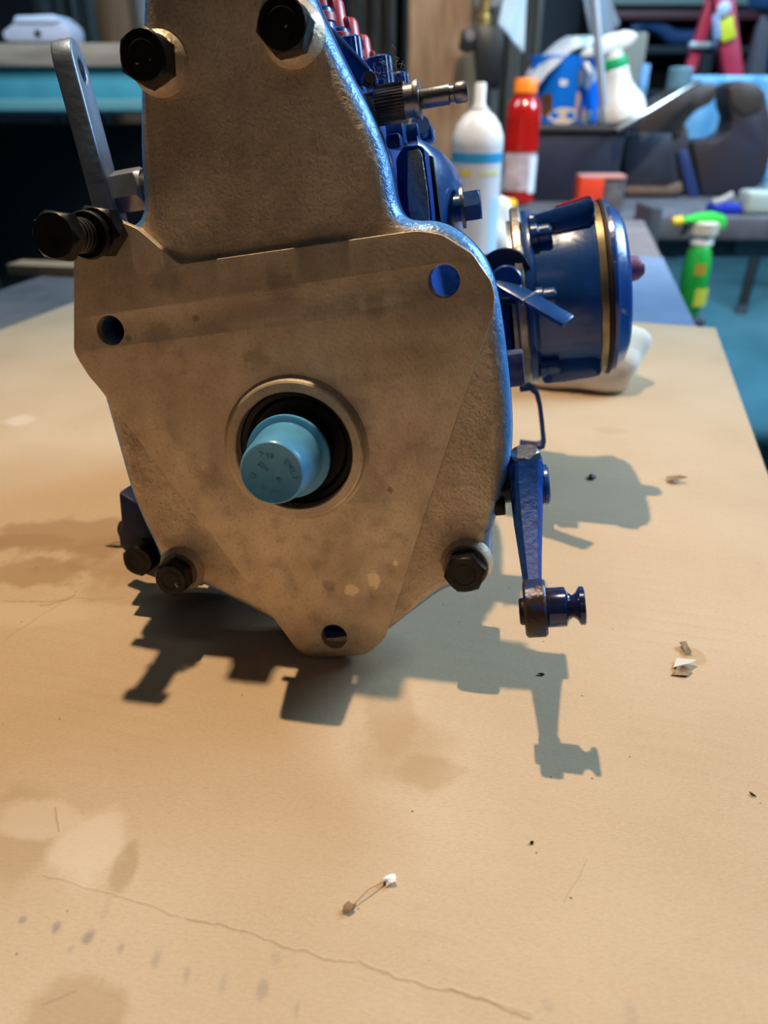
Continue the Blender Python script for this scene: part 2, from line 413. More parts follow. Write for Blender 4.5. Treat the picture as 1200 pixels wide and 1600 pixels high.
# ------------------------------------------------------------------ cardboard
def card_mat():
    m = bpy.data.materials.new('kraft_cardboard'); m.use_nodes = True; b = m.node_tree.nodes['Principled BSDF']
    n = NB(m); v = n.N.new('ShaderNodeTexCoord').outputs['Object']
    big = n.noise(v, 9, 4); fib = n.noise(n.mapping(v, (0, 0, 0), (0, 0, .25), (1, 3.2, 1)), 500, 3, .6); fine = n.noise(v, 1500, 2)
    c = n.mix(n.smooth(big, .3, .7), (.55, .375, .225), (.63, .445, .285))
    c = n.mix(n.math('MULTIPLY', n.smooth(fib, .42, .7), .26), c, (.44, .285, .155))
    c = n.mix(n.math('MULTIPLY', n.smooth(fine, .5, .8), .22), c, (.74, .58, .42))
    # faint corrugation lines showing through
    sx = n.N.new('ShaderNodeSeparateXYZ'); n.L.new(n.mapping(v, (0, 0, 0), (0, 0, R(14)), (1, 1, 1)), sx.inputs[0])
    cor = n.math('SINE', n.math('ADD', n.math('MULTIPLY', sx.outputs[1], 820), n.math('MULTIPLY', n.noise(v, 30), 4)))
    c = n.mix(n.math('MULTIPLY', n.smooth(cor, .2, 1), n.math('MULTIPLY', n.smooth(n.noise(v, 12), .45, .7), .10)), c, (.42, .27, .15))
    warp = n.noise(v, 55, 4, .6)
    def blot(c, px, py, rx, ry, col, amt, rot=0.0, soft=.25, wob=.8):
        p = on_z(px, py); q = n.mapping(n.mapping(v, (-p.x, -p.y, 0)), (0, 0, 0), (0, 0, rot), (1/rx, 1/ry, 0))
        d = n.math('ADD', n.length(q), n.math('MULTIPLY', n.math('SUBTRACT', warp, .5), wob*2))
        return n.mix(n.smooth(d, 1-soft, 1+soft, amt, 0), c, col)
    oil = (.36, .20, .095)
    c = blot(c, 115, 838, .045, .018, oil, .62); c = blot(c, 60, 893, .024, .013, oil, .62); c = blot(c, 190, 870, .035, .022, oil, .45)
    c = blot(c, 20, 845, .03, .006, oil, .5); c = blot(c, 230, 905, .03, .02, oil, .3)
    c = blot(c, 628, 1172, .016, .016, (.42, .25, .11), .42, wob=.6, soft=.4); c = blot(c, 610, 1120, .009, .02, (.42, .25, .12), .4)
    c = blot(c, 665, 1205, .011, .007, (.40, .235, .10), .35)
    c = blot(c, 195, 1345, .004, .009, (.36, .22, .10), .5, rot=-.5); c = blot(c, 20, 1300, .012, .02, (.42, .27, .14), .45)
    c = blot(c, 110, 1590, .012, .010, (.40, .24, .12), .5); c = blot(c, 150, 1320, .011, .012, (.74, .56, .40), .55); c = blot(c, 50, 1275, .012, .008, (.72, .54, .38), .5)
    c = blot(c, 955, 672, .010, .006, (.50, .32, .16), .4); c = blot(c, 1082, 1025, .005, .006, (.50, .33, .16), .8, soft=.1, wob=.3)
    c = blot(c, 40, 960, .035, .008, (.70, .52, .35), .5, rot=-.5); c = blot(c, 30, 655, .01, .01, (.75, .58, .42), .6)
    ink = (.16, .14, .15)
    for px, py, rx, ry, a in ((35, 1437, .001, .001, .8), (87, 1450, .0012, .0018, .9), (137, 1467, .0015, .0022, .9), (189, 1481, .0013, .0022, .55), (243, 1500, .0013, .0026, .5), (292, 1520, .0012, .003, .45), (349, 1535, .0012, .003, .42), (410, 1547, .0012, .002, .5), (463, 1580, .001, .0022, .45), (165, 1420, .0008, .003, .2), (431, 1495, .0012, .002, .2), (110, 1482, .0008, .001, .4), (857, 1572, .0014, .002, .25), (988, 1585, .0014, .003, .22)):
        c = blot(c, px, py, rx, ry, ink, a*.62, rot=-.35, soft=.7, wob=2.2)
    # cellular specks
    vo = n.N.new('ShaderNodeTexVoronoi'); vo.inputs['Scale'].default_value = 95; n.L.new(v, vo.inputs['Vector'])
    sp_ = n.math('MULTIPLY', n.smooth(vo.outputs['Distance'], .028, .045, 1, 0), n.smooth(n.noise(v, 31), .40, .48))
    c = n.mix(n.math('MULTIPLY', sp_, .75), c, (.10, .07, .05))
    # creases: sums of thin dark lines
    h = n.math('ADD', n.math('MULTIPLY', fib, .35), n.math('MULTIPLY', fine, .12)); h = n.math('ADD', h, n.math('MULTIPLY', cor, .05))
    def crease(c, h, a, b_, wid, amt, wob):
        A, B_ = on_z(*a), on_z(*b_); mid = (A+B_)/2; d = B_-A; ang = math.atan2(d.y, d.x)
        q = n.mapping(n.mapping(v, (-mid.x, -mid.y, 0)), (0, 0, 0), (0, 0, -ang), (1, 1, 0))
        s_ = n.N.new('ShaderNodeSeparateXYZ'); n.L.new(q, s_.inputs[0])
        wy = n.math('ADD', s_.outputs[1], n.math('MULTIPLY', n.math('SUBTRACT', n.noise(v, 45, 4, .6), .5), wob))
        lin = n.smooth(n.math('ABSOLUTE', wy), 0, wid, 1, 0)
        end = n.smooth(n.math('ABSOLUTE', s_.outputs[0]), d.length/2*.9, d.length/2, 1, 0)
        k = n.math('MULTIPLY', lin, end)
        side = n.smooth(wy, -wid*2.2, wid*2.2, 0, 1)
        c = n.mix(n.math('MULTIPLY', k, amt), c, (.33, .20, .10))
        h = n.math('ADD', h, n.math('MULTIPLY', n.math('MULTIPLY', n.smooth(n.math('ABSOLUTE', wy), 0, wid*1.6, 1, 0), end), .4))
        return c, h
    for a, b2, wd, am, wb in (((60, 1362), (290, 1432), .0005, .3, .010), ((285, 1428), (560, 1510), .0005, .55, .010), ((550, 1505), (840, 1590), .0005, .55, .010), ((0, 938), (200, 932), .0007, .4, .012), ((60, 945), (120, 930), .0010, .6, .012), ((5, 1000), (110, 930), .0010, .25, .006), ((120, 853), (190, 846), .0009, .5, .005), ((85, 1260), (92, 1300), .0005, .55, .002), ((65, 1570), (122, 1545), .0005, .5, .003), ((880, 1410), (920, 1340), .0003, .3, .002), ((700, 1545), (835, 1585), .0006, .35, .003)):
        c, h = crease(c, h, a, b2, wd, am, wb)
    n.L.new(c, b.inputs['Base Color']); b.inputs['Roughness'].default_value = .72; b.inputs['Specular IOR Level'].default_value = .25
    bp = n.N.new('ShaderNodeBump'); bp.inputs['Strength'].default_value = .35; bp.inputs['Distance'].default_value = .0008
    n.L.new(h, bp.inputs['Height']); n.L.new(bp.outputs['Normal'], b.inputs['Normal'])
    return m
KRAFT = card_mat()
KRAFT_EDGE = mat('cardboard_edge', (.42, .28, .16), .8, 0, .5, 300)
c_rot = Matrix.Rotation(-R(16), 3, 'Z')
cb = MB()
cb.box(c_rot @ Vector((-.2222, .244, 0)) + Vector((0, 0, -.002)), (.662, 1.088, .0036), c_rot, .0006, 1)
card = cb.build('cardboard_sheet', KRAFT, smooth=False)
tag(card, 'large tan cardboard sheet with oil stains and creases lying on the bench', 'cardboard')
PAPER = mat('torn_white_paper', (.72, .66, .60), .8)
def flake(px, py, pts, lift, name='torn_flake', mt=None):
    m = MB(); p = on_z(px, py)
    q = [m.bm.verts.new(p + Vector((x, y, z*lift + .0002))) for x, y, z in pts]
    for i in range(len(q)-2): m.bm.faces.new((q[0], q[i+1], q[i+2]))
    o = m.build(name, mt or KRAFT_EDGE, card, smooth=False); solid(o, .0003); return o
flake(1055, 752, [(-.005, -.001, 0), (-.001, -.003, .6), (.006, -.002, 1), (.003, .001, .9), (.000, .004, .4), (-.004, .004, .2)], .0035)
flake(1066, 1042, [(-.004, -.001, .1), (.001, -.002, 1), (.006, .001, .8), (.002, .003, .4), (-.001, .004, .3)], .003, mt=PAPER)
flake(1062, 1050, [(-.004, -.002, 0), (.002, -.003, .3), (.005, .0, .4), (.0, .002, .7)], .002)
flake(1072, 1016, [(-.001, -.003, .2), (.001, -.003, .6), (.001, .004, .6), (-.002, .003, .8)], .002)
DARKHOLE = mat('dark_puncture', (.05, .03, .02), .9)
flake(545, 1422, [(-.0018, -.0008, .1), (0, -.0016, .2), (.0016, 0, .9), (.0, .0016, .8), (-.0014, .001, .3)], .0018)
flake(549, 1418, [(-.0009, -.0005, 0), (.0006, -.0006, 0), (.0012, .0008, 0), (-.0002, .0008, 0)], .001, 'puncture', DARKHOLE)
flake(1064, 1054, [(-.002, -.0006, 0), (.002, -.0007, 0), (.0022, .0004, 0), (-.001, .0006, 0)], .001, 'puncture', DARKHOLE)
flake(190, 836+16, [(-.008, -.001, .0), (-.002, -.002, .6), (.006, -.001, .3), (.004, .001, .4), (-.003, .001, .8)], .002)
# loose bits lying on the sheet
LINT = mat('white_lint', (.85, .85, .86), .8)
FIBRE = mat('grey_lint_fibre', (.30, .32, .38), .9)
p = on_z(608, 1377)
m_ = MB().ball(p + Vector((0, 0, .0009)), .0019, (1, .7, .5), 2, 1.0, 3, 2.2)
tag(m_.build('lint_scrap', LINT, smooth=False), 'tiny white paper scrap lying on the cardboard in the foreground', 'scrap')
def speck(px, py, sx, sy, sz, rot, label, jit=.5):
    p = on_z(px, py)
    m = MB().ball((0, 0, 0), 1, (1, 1, 1), 2, jit, px, 1.5).xf(Matrix.Translation(p + Vector((0, 0, sz*.8))) @ Matrix.Rotation(rot, 4, 'Z') @ Matrix.Diagonal((sx, sy, sz, 1)))
    return tag(m.build('debris_speck', BLACK, smooth=False), label, 'debris')
speck(846, 1054, .0013, .0004, .0004, -.15, 'small black sliver lying in the shadow of the lever')
speck(925, 747, .0021, .0028, .0012, -.6, 'black speck on the cardboard in the pale block-shaped shadow')
speck(831, 1317, .0006, .0005, .0004, 0, 'dark grain on the bare cardboard near the foreground')
speck(1176, 1242, .0012, .0003, .0003, -.9, 'thin reddish splinter on the cardboard by the right border')
m_ = MB().tube([on_z(552, 1417) + Vector((0, 0, .0008)), on_z(575, 1398) + Vector((0, 0, .0022)), on_z(603, 1379) + Vector((0, 0, .0012))], .00016, 5)
tag(m_.build('fibre_strand', mat('tan_fibre', (.42, .28, .15), .8)), 'fine curled fibre leading from the puncture to the white scrap', 'fibre')

# ================================================================== injection pump
pump = bpy.data.objects.new('injection_pump', None); COL.objects.link(pump); pump.empty_display_size = .02
pump.matrix_world = PUMP_MAT @ Matrix.Translation(CONTACT)
tag(pump, 'blue painted diesel injection pump with bare metal front plate lying on cardboard', 'pump')
OFF = -CONTACT
def P2(px, py, dep=0): v = PL(px, py, dep); return (v.x, v.z)
# --- outlines, x and z in metres
right = [(0, 160), (16, 159), (25, 153), (29.5, 137), (33.5, 125.5), (37.2, 116), (41, 107), (43.6, 99.5), (45.2, 92), (46.0, 84), (46.2, 78), (48, 73), (52.5, 71), (59.3, 70.2), (66, 66.5), (71.8, 60), (75.6, 52.5), (77.2, 43), (78, 30), (78.4, 15), (78.2, 0), (76.8, -12), (73, -27), (68.5, -36.5), (66.2, -44), (66, -53), (62, -60.5), (56.5, -62.8), (50.5, -61.3), (45, -63.2), (36, -69.0), (27, -75.0), (20, -80)]
left = [(-13, -83), (-19.3, -73.8), (-29, -67.5), (-44, -58.5), (-52, -54), (-57, -55.5), (-64, -54), (-67.8, -48.5), (-66.8, -41), (-72.6, -16), (-73.0, 7), (-73.6, 33), (-77, 44), (-71, 66), (-66.5, 79), (-60, 83.8), (-52, 83.4), (-44.5, 84), (-41.2, 88), (-39.8, 94), (-38, 105), (-33, 124), (-28, 140), (-24, 153), (-16, 159)]
outline = [(x/1000, z/1000) for x, z in right+left]
smooth_out = chaikin(outline, 2)
hl = [P2(172, 516), P2(694, 439), P2(522, 995)]
holes = [circ(x, z, .0052, 36) for x, z in hl]
bore = circ(0, 0, .0215, 64)
# machined mounting flange: three lobes, proud of the casting
flange_px = [(118, 372), (122, 352), (150, 338), (176, 341), (215, 357), (279, 412), (292, 411), (628, 363), (655, 360), (690, 366), (738, 396), (768, 440), (773, 462), (771, 492), (705, 680), (606, 984), (600, 1000), (576, 1021), (545, 1029), (515, 1031), (486, 1029), (466, 1019), (442, 986), (330, 837), (152, 603), (140, 590), (122, 562), (115, 548), (115, 470), (115, 398)]
def dens(p):
    q = []
    for i in range(len(p)):
        a, b = Vector(p[i]), Vector(p[(i+1) % len(p)])
        k = max(1, int((b-a).length/14)); q += [tuple(a.lerp(b, t/k)) for t in range(k)]
    return q
fl = chaikin(dens([P2(x, y) for x, y in flange_px] if False else flange_px), 1)
fl = [(x, max(z, -.0862)) for x, z in (P2(x, y) for x, y in fl)]
plate('mounting_flange', [fl] + holes + [bore], 0, .0046, .00035, FACE, pump, OFF, 2)
# casting behind the flange: lower body cover and tall neck
cover_holes = [circ(hl[0][0], hl[0][1], .0056, 30), circ(hl[1][0], hl[1][1], .0056, 30), circ(hl[2][0], hl[2][1], .0056, 30), bore]
def rounded_cover(name, outline, holes_, y0, y1, b, mt, parent, loc):
    bm = bmesh.new(); n_ = len(outline); P_ = [Vector((x, z)) for x, z in outline]
    ar = sum(P_[i].x*P_[(i+1) % n_].y - P_[(i+1) % n_].x*P_[i].y for i in range(n_))
    sg = 1 if ar > 0 else -1
    nr = []
    for i in range(n_):
        t = (P_[(i+2) % n_] - P_[i-2]).normalized(); nr.append(Vector((-t.y, t.x))*sg)       # inward
    bl = [b if p.y > -.055 else b - (b-.0022)*min(1, (-.055-p.y)/.020) for p in P_]
    rings = [[bm.verts.new((p.x, y1, p.y)) for p in P_]]
    for k in range(7):
        a = math.pi/2*k/6
        rings.append([bm.verts.new((p.x+q.x*(c*(1-math.cos(a))), y0 + c*(1-math.sin(a)), p.y+q.y*(c*(1-math.cos(a))))) for p, q, c in zip(P_, nr, bl)])
    for A, B in zip(rings, rings[1:]):
        for i in range(n_): bm.faces.new((A[i], A[(i+1) % n_], B[(i+1) % n_], B[i]))
    loops = [[Vector((v_.co.x, v_.co.z, 0)) for v_ in rings[-1]]]; flat = list(rings[-1])
    for h_ in holes_:
        hv = [bm.verts.new((x, y0, z)) for x, z in h_]; hb_ = [bm.verts.new((x, y1, z)) for x, z in h_]; m_ = len(hv)
        for i in range(m_): bm.faces.new((hv[i], hv[(i+1) % m_], hb_[(i+1) % m_], hb_[i]))
        loops.append([Vector((x, z, 0)) for x, z in h_]); flat += hv
    for t3 in tessellate_polygon(loops):
        try: bm.faces.new([flat[q_] for q_ in t3])
        except ValueError: pass
    bmesh.ops.recalc_face_normals(bm, faces=bm.faces[:])
    me = bpy.data.meshes.new(name); bm.to_mesh(me); bm.free(); finish(me, mt, True, 40)
    return link(name, me, parent, loc)
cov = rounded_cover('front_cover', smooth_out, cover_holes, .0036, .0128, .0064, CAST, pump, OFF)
plate('gasket', [[(x*1.002, z*1.002) for x, z in smooth_out]] + [circ(*h_, .0056) for h_ in hl], .0128, .0135, .00005, GASKET, pump, OFF, 0)
plate('body_flange', [smooth_out] + [circ(*h_, .0062) for h_ in hl], .0135, .0215, .0012, BLUE, pump, OFF, 2)
# main casting
bodyo = [(0, 126), (30, 126), (36, 118), (38, 100), (40, 74), (44, 62), (50, 38), (56, 20), (58, -20), (52, -42), (30, -51), (-14, -48), (-40, -41), (-58, -31), (-62, -8), (-61, 42), (-46, 68), (-36, 80), (-34, 100), (-30, 124)]
bodyo = chaikin([(x/1000, z/1000) for x, z in bodyo], 2)
plate('pump_body', [bodyo], .0215, .212, .004, BLUE_CAST, pump, OFF, 3)
# blind bosses, black to paint the deep shade inside the left and lower holes
for (x, z) in (hl[0], hl[2]):
    MB().lathe([(.0054, 0), (.0060, .008), (.0060, .0125), (0, .0135)], mm(x*1000, 13.5, z*1000), (0, 1, 0), 24, cap=False).build('hole_shade_boss', BLACK, pump, OFF)
# shaft boss: raised ring, black oil seal, drive shaft
MB().lathe([(.0275, .0004), (.0262, -.0009), (.0255, -.0030), (.0248, -.0034), (.0221, -.0034), (.0216, -.0030), (.0216, .0085), (.0275, .0085)], (0, 0, 0), (0, 1, 0), 96, cap=False).build('seal_housing', FACE, pump, OFF, angle=25)
MB().lathe([(.0216, .0022), (.0208, .0014), (.0190, .0018), (.0175, .0036), (.0150, .0040), (.0130, .0052), (.0118, .0100), (.0216, .0110)], (0, 0, 0), (0, 1, 0), 72, cap=False).build('oil_seal', BLACK, pump, OFF)
MB().lathe([(.0, -.012), (.0095, -.012), (.0105, -.011), (.0112, .02), (0, .02)], (0, 0, 0), (0, 1, 0), 40, cap=False).build('drive_shaft', STEEL, pump, OFF)

# --- cover bolts with bosses
def cover_bolt(px, py, base_y, af, hh, boss_r, boss_y0, washer=True, phase=.2, mark=None):
    """hex bolt whose head face is seen at pixel px,py"""
    head_y = base_y - hh
    c = PL(px, py, head_y*1000)
    x, z = c.x, c.z
    if boss_r:
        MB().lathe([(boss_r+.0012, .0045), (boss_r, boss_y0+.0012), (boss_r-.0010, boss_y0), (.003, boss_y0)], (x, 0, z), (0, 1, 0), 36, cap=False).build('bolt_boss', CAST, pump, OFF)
    b = MB().hexa((x, base_y, z), (0, -1, 0), af, hh, phase).build('bolt', DARK_STEEL, pump, OFF, angle=25)
    MB().lathe([(af*.30, 0), (af*.26, .0005), (0, .0005)], (x, head_y-.0002, z), (0, 1, 0), 24, cap=False).build('head_recess', BLACK, b)
    if washer:
        MB().lathe([(.0035, 0), (af*.62, 0), (af*.62, -.0014), (af*.60, -.0017), (.0035, -.0017)], (x, base_y+.0014, z), (0, 1, 0), 36, cap=False).build('washer', WASHER, b)
    return x, z, b
cover_bolt(222, 86, -.0014, .0148, .0075, .0088, -.0015, False, .35)
cover_bolt(440, 36, -.0014, .0148, .0075, .0088, -.0015, False, .05)
cover_bolt(266, 907, -.0012, .0125, .0066, .0086, .0002, True, .42)
cover_bolt(726, 899, -.0012, .0135, .0066, .0088, .0002, True, .08)
# grade marks on the bolt heads (raised)
def text_mesh(body, size, ext):
    cu = bpy.data.curves.new('t', 'FONT'); cu.body = body; cu.size = size; cu.extrude = ext; cu.align_x = 'CENTER'; cu.align_y = 'CENTER'; cu.resolution_u = 3
    o = bpy.data.objects.new('t', cu); COL.objects.link(o)
    dg = bpy.context.evaluated_depsgraph_get(); dg.update()
    me = bpy.data.meshes.new_from_object(o.evaluated_get(dg)); bpy.data.objects.remove(o); bpy.data.curves.remove(cu)
    return me
def face_text(items, name, mt, parent, y, loc=None, ext=.00025):
    """items: (string, x, z, size, spin) standing on a plane facing -y"""
    bm = bmesh.new()
    for s_, x, z, size, spin in items:
        me = text_mesh(s_, size, ext)
        me.transform(Matrix.Translation((x, y, z)) @ Matrix.Rotation(R(90), 4, 'X') @ Matrix.Rotation(spin, 4, 'Z'))
        bm.from_mesh(me); bpy.data.meshes.remove(me)
    me = bpy.data.meshes.new(name); bm.to_mesh(me); bm.free(); finish(me, mt, False)
    return link(name, me, parent, loc)
MARK = mat('worn_grade_mark', (.55, .50, .45), .4, .6)
q = PL(276, 915, -7.9); face_text([('S', q.x, q.z, .0024, .2)], 'grade_mark', MARK, pump, -.00785, OFF)
q = PL(219, 97, -9.0); face_text([('-', q.x-.001, q.z, .0034, .0), ('-', q.x+.0032, q.z+.0002, .002, .9)], 'grade_mark', MARK, pump, -.0090, OFF)
q = PL(436, 42, -9.0); face_text([('-', q.x+.002, q.z, .0032, .5)], 'grade_mark', MARK, pump, -.0090, OFF)

# added unseen plate on top, shaped to cast the block shadow in front
MB().prism([(-.004, .135), (.022, .135), (.022, .262), (.018, .268), (0, .268), (-.004, .262)], .0145, .0205, .0008).build('shadow_plate', BLUE, pump, OFF)
# --- left adjusting bolt with lock nut on the ear of the cover
ear = PL(152, 368, 0); ex, ez = ear.x, ear.z
MB().hexa((ex+.003, .0005, ez+.001), (0, -1, 0), .0150, .0075, .75).build('lock_nut', DARK_STEEL, pump, OFF, angle=25)
ab = MB().cyl((ex+.001, .004, ez), (ex-.0006, -.021, ez), .0056, n=28).build('adjusting_screw', DARK_STEEL, pump, OFF)
for k in range(5):
    yy = -.0085 - k*.0023
    MB().lathe([(.0056, -.0005), (.00575, 0), (.0056, .0005)], (ex, yy, ez), (0, 1, 0), 28, cap=False).build('thread', STEEL, ab)
MB().lathe([(.0074, 0), (.0079, .0008), (.0079, .0018), (.0057, .0020)], (ex+.001, -.0095, ez), (0, 1, 0), 32, cap=False).build('spring_washer', BLACK, pump, OFF)
MB().hexa((ex-.0004, -.0205, ez), (0, -1, 0), .0140, .0060, .75, .18).build('bolt_head', DARK_STEEL, ab, angle=25)
# hair-like lint caught on the screw
hm = MB(); random.seed(3)
for k in range(16):
    p = PL(78+random.uniform(-12, 22), 345+random.uniform(-2, 4), -24); d = Vector((random.uniform(-1, 1), random.uniform(-.4, .4), random.uniform(-.1, .9)))*.004
    hm.tube([p, p+d*.5+Vector((0, 0, .0006)), p+d], .00006, 3)
tag(hm.build('lint', FIBRE, pump, OFF), kind='stuff')

# --- left stop lever: flat bar standing on a side shaft
LSTEEL = mat('reflection_tint_steel', (.26, .34, .46), .42, .6, .3, 80, .15, 400, col2=(.22, .25, .31))  # bare steel, its blue reflections tinted into the colour
lb, lt = PL(172, 330, 30), PL(100, 62, 30)
d = (lt-lb); up = d.normalized(); side = Vector((1, 0, 0)); side = (side - up*side.dot(up)).normalized(); wid = up.cross(side)
L_ = d.length
th = .0074; hw = .0096
prof = []
ns = 14
bar = [(-hw, -.012), (hw, -.012)] + [(hw*math.cos(math.pi*k/ns), L_-hw+hw*math.sin(math.pi*k/ns)) for k in range(ns+1)]
hole = circ(0, L_-hw-.001, .0041, 28)
lev = plate('stop_lever', [bar, hole], -th/2, th/2, .0009, LSTEEL, pump, OFF, 3)
# plate lies in x,z with thickness along y -> turn so that its width runs along depth
yaw_l = R(-14)
wv = (wid*math.cos(yaw_l) + side*math.sin(yaw_l)); sv = (side*math.cos(yaw_l) - wid*math.sin(yaw_l))
mt_ = Matrix((wv, sv, up)).transposed().to_4x4()
lev.data.transform(Matrix.Translation(lb) @ mt_); lev.data.update()
hb = PL(184, 296, 26)
MB().hexa((hb.x-.004, .034, hb.z), (1, 0, 0), .0135, .012, R(20), .1).build('lever_nut', mat('zinc_nut', (.50, .50, .52), .35, .8, .2), pump, OFF, angle=25)
MB().cyl((lb.x-.006, .034, lb.z+.006), (-.034, .034, lb.z+.006), .0055).build('lever_shaft', STEEL, pump, OFF)

# --- lower left foot lug with its bolt
lg = [PL(x, y, 26) for x, y in ((190, 764), (195, 818), (190, 832), (192, 850), (201, 858), (204, 880), (230, 893), (285, 912), (322, 912), (300, 860), (250, 800))]
MB().prism([(v.x, v.z) for v in lg], .0225, .040, .0015).build('foot_lug', mat('shaded_blue_paint', (.012, .022, .075), .5, 0, .3, 100, .2, 300), pump, OFF)  # blue paint darkened to put the lug's shadow into its colour
q = PL(215, 877, 16)
b = MB().hexa((q.x, .0225, q.z), (0, -1, 0), .0128, .0068, .5).build('lug_bolt', DARK_STEEL, pump, OFF, angle=25)
MB().lathe([(.0040, 0), (.0034, .0005), (0, .0005)], (q.x, .0155, q.z), (0, 1, 0), 24, cap=False).build('head_recess', BLACK, b)
q = PL(198, 826, 40)
MB().lathe([(.0050, 0), (.0056, .001), (.0056, .005), (.0046, .006)], (q.x+.004, .040, q.z), (-.35, -1, 0), 28).build('side_plug', DARK_STEEL, pump, OFF)

# --- knurled control shaft at upper right
k0 = PL(589, 166, 25); ax = (PL(710, 146, 25) - k0).normalized(); ax.y = -.02
KN = mat('knurled_steel', (.26, .25, .25), .30, .9, .3, 200)
m_ = MB(); nT = 34; fr = frame(ax)
pts0, pts1 = [], []
for k in range(nT*2):
    r = .0054 if k % 2 else .0062; a = math.pi*k/nT
    off = fr @ Vector((r*math.cos(a), r*math.sin(a), 0))
    pts0.append(m_.bm.verts.new(k0 + off)); pts1.append(m_.bm.verts.new(k0 + off + ax*.0098))
for k in range(nT*2): m_.bm.faces.new((pts0[k], pts0[(k+1) % (nT*2)], pts1[(k+1) % (nT*2)], pts1[k]))
m_.bm.faces.new(pts0[::-1]); m_.bm.faces.new(pts1)
ks = m_.build('knurled_knob', KN, pump, OFF, smooth=False)
MB().lathe([(.0052, .0098), (.0052, .0128), (.0062, .0130), (.0064, .0142), (.0062, .0148), (.0032, .0150)], k0, ax, 36).build('collar', STEEL, ks)
MB().lathe([(.0030, .0146), (.0032, .0150), (.0032, .0245), (.0029, .0247), (.0026, .0249), (.0026, .0262), (.0031, .0265), (.0033, .027), (.0033, .0298), (.0028, .0307), (0, .0308)], k0, ax, 32, cap=False).build('pin', STEEL, ks)
MB().cyl(k0 - ax*.02, k0 + ax*.001, .0045).build('spindle', STEEL, pump, OFF)
fm = MB(); random.seed(5)
for k in range(46):
    p = PL(600+random.uniform(-14, 26), 112+random.uniform(-14, 18), 34)
    pts = [p]
    for j in range(3): pts.append(pts[-1] + Vector((random.uniform(-1, 1), random.uniform(-.5, .5), random.uniform(-1, 1)))*.0022)
    fm.tube(pts, .00005, 3)
tag(fm.build('lint', FIBRE, pump, OFF), kind='stuff')

# --- head block, delivery clamps and fittings along the right of the top
MB().box(mm(3, 90, 122), mm(52, 132, 16), bev=.003).build('delivery_head', BLUE, pump, OFF)
for k, yb in enumerate((40, 68, 96, 124)):
    q = mm(22, yb, 128)
    hold = MB().lathe([(.0085, 0), (.0085, .006), (.0068, .007), (.0068, .016), (.0060, .017)], q, (0, 0, 1), 28).build('delivery_holder', BLUE, pump, OFF)
    MB().hexa(mm(22, yb, 127), (0, 0, 1), .0185, .007, .2).build('holder_nut', BLUE, hold, angle=25)
for k, (px, py, dp, r, hgt) in enumerate(((544, 62, 46, .0046, .014), (592, 92, 66, .0048, .010), (622, 118, 84, .0044, .010))):
    q = PL(px, py, dp)
    c = MB(); pts = []
    for i in range(36):
        rr = r if i % 2 else r*.95
        a = 2*math.pi*i/36; pts.append((rr*math.cos(a), rr*math.sin(a)))
    A = [c.bm.verts.new((q.x+x, q.y+y, q.z-hgt)) for x, y in pts]; B = [c.bm.verts.new((q.x+x, q.y+y, q.z)) for x, y in pts]; T = [c.bm.verts.new((q.x+x*.8, q.y+y*.8, q.z+.0008)) for x, y in pts]
    for i in range(36):
        j = (i+1) % 36; c.bm.faces.new((A[i], A[j], B[j], B[i])); c.bm.faces.new((B[i], B[j], T[j], T[i]))
    c.bm.faces.new(T); c.bm.faces.new(A[::-1])
    c.build('clamp_screw', BLUE, pump, OFF, angle=20)
g0 = [P2(x, y, 40) for x, y in ((515, 40), (535, 60), (582, 110), (588, 124), (560, 130), (500, 60))]
MB().prism(g0, .032, .048, .0008).build('gusset', BLUE, pump, OFF)
q = PL(575, 128, 24); MB().hexa(q, (.5, -1, .3), .0042, .003, .3).build('vent_screw', DARK_STEEL, pump, OFF, angle=25)
for (x0, y0, x1, y1, dp, ln) in ((605, 186, 628, 228, 42, .02), (625, 190, 652, 222, 52, .012), (648, 192, 674, 224, 70, .012), (604, 206, 624, 232, 30, .008)):
    a, b2 = PL(x0, y1, dp), PL(x1, y0, dp)
    MB().box(((a.x+b2.x)/2, dp/1000+ln/2, (a.z+b2.z)/2), (abs(b2.x-a.x), ln, abs(b2.z-a.z)), bev=.0012).build('spill_fitting', BLUE, pump, OFF)
q = PL(655, 203, 62); MB().hexa(q, (.25, -1, .25), .007, .005, .2).build('fitting_nut', BLUE, pump, OFF, angle=25)

# --- side access cover at the upper right
fl0 = [P2(x, y, 26) for x, y in ((618, 248), (630, 228), (655, 226), (664, 232), (672, 300), (677, 352), (625, 356))]
MB().prism(fl0, .026, .105, .0010).build('side_cover_flange', BLUE_CAST, pump, OFF)
edge = [P2(x, y, 25.4) for x, y in ((637, 236), (654, 232), (659, 240), (668, 300), (672, 351), (640, 354), (636, 300))]
MB().prism(edge, .0253, .0262, .0003).build('worn_edge', mat('chipped_edge_steel', (.50, .47, .46), .38, .7, .3, 140, .5, 500, col2=(.02, .022, .05), lo=.28, hi=.42), pump, OFF)
cv = MB()
def dome(u_, v_):
    # bulging cover: u along depth, v from bottom to top
    z = .060 + .040*v_; y = .036 + .095*u_
    bulge = (1-abs(2*u_-1)**3.2)*(1-abs(2*v_-1)**2.6)
    return Vector((.053 + .0115*max(0, bulge)**.7, y, z))
cv.grid(dome, 28, 20); sd = cv.build('side_cover', BLUE, pump, OFF, angle=60)
gk = [P2(x, y, 38) for x, y in ((664, 240), (676, 244), (690, 352), (674, 354))]
MB().prism(gk, .038, .110, .0003).build('cover_gasket', GASKET, pump, OFF)
q = PL(728, 322, 52)
wsh = MB().lathe([(.0045, 0), (.0078, 0), (.0078, .0012), (.0045, .0012)], (q.x-.002, .056, q.z), (1, 0, 0), 30).build('cover_washer', STEEL, pump, OFF)
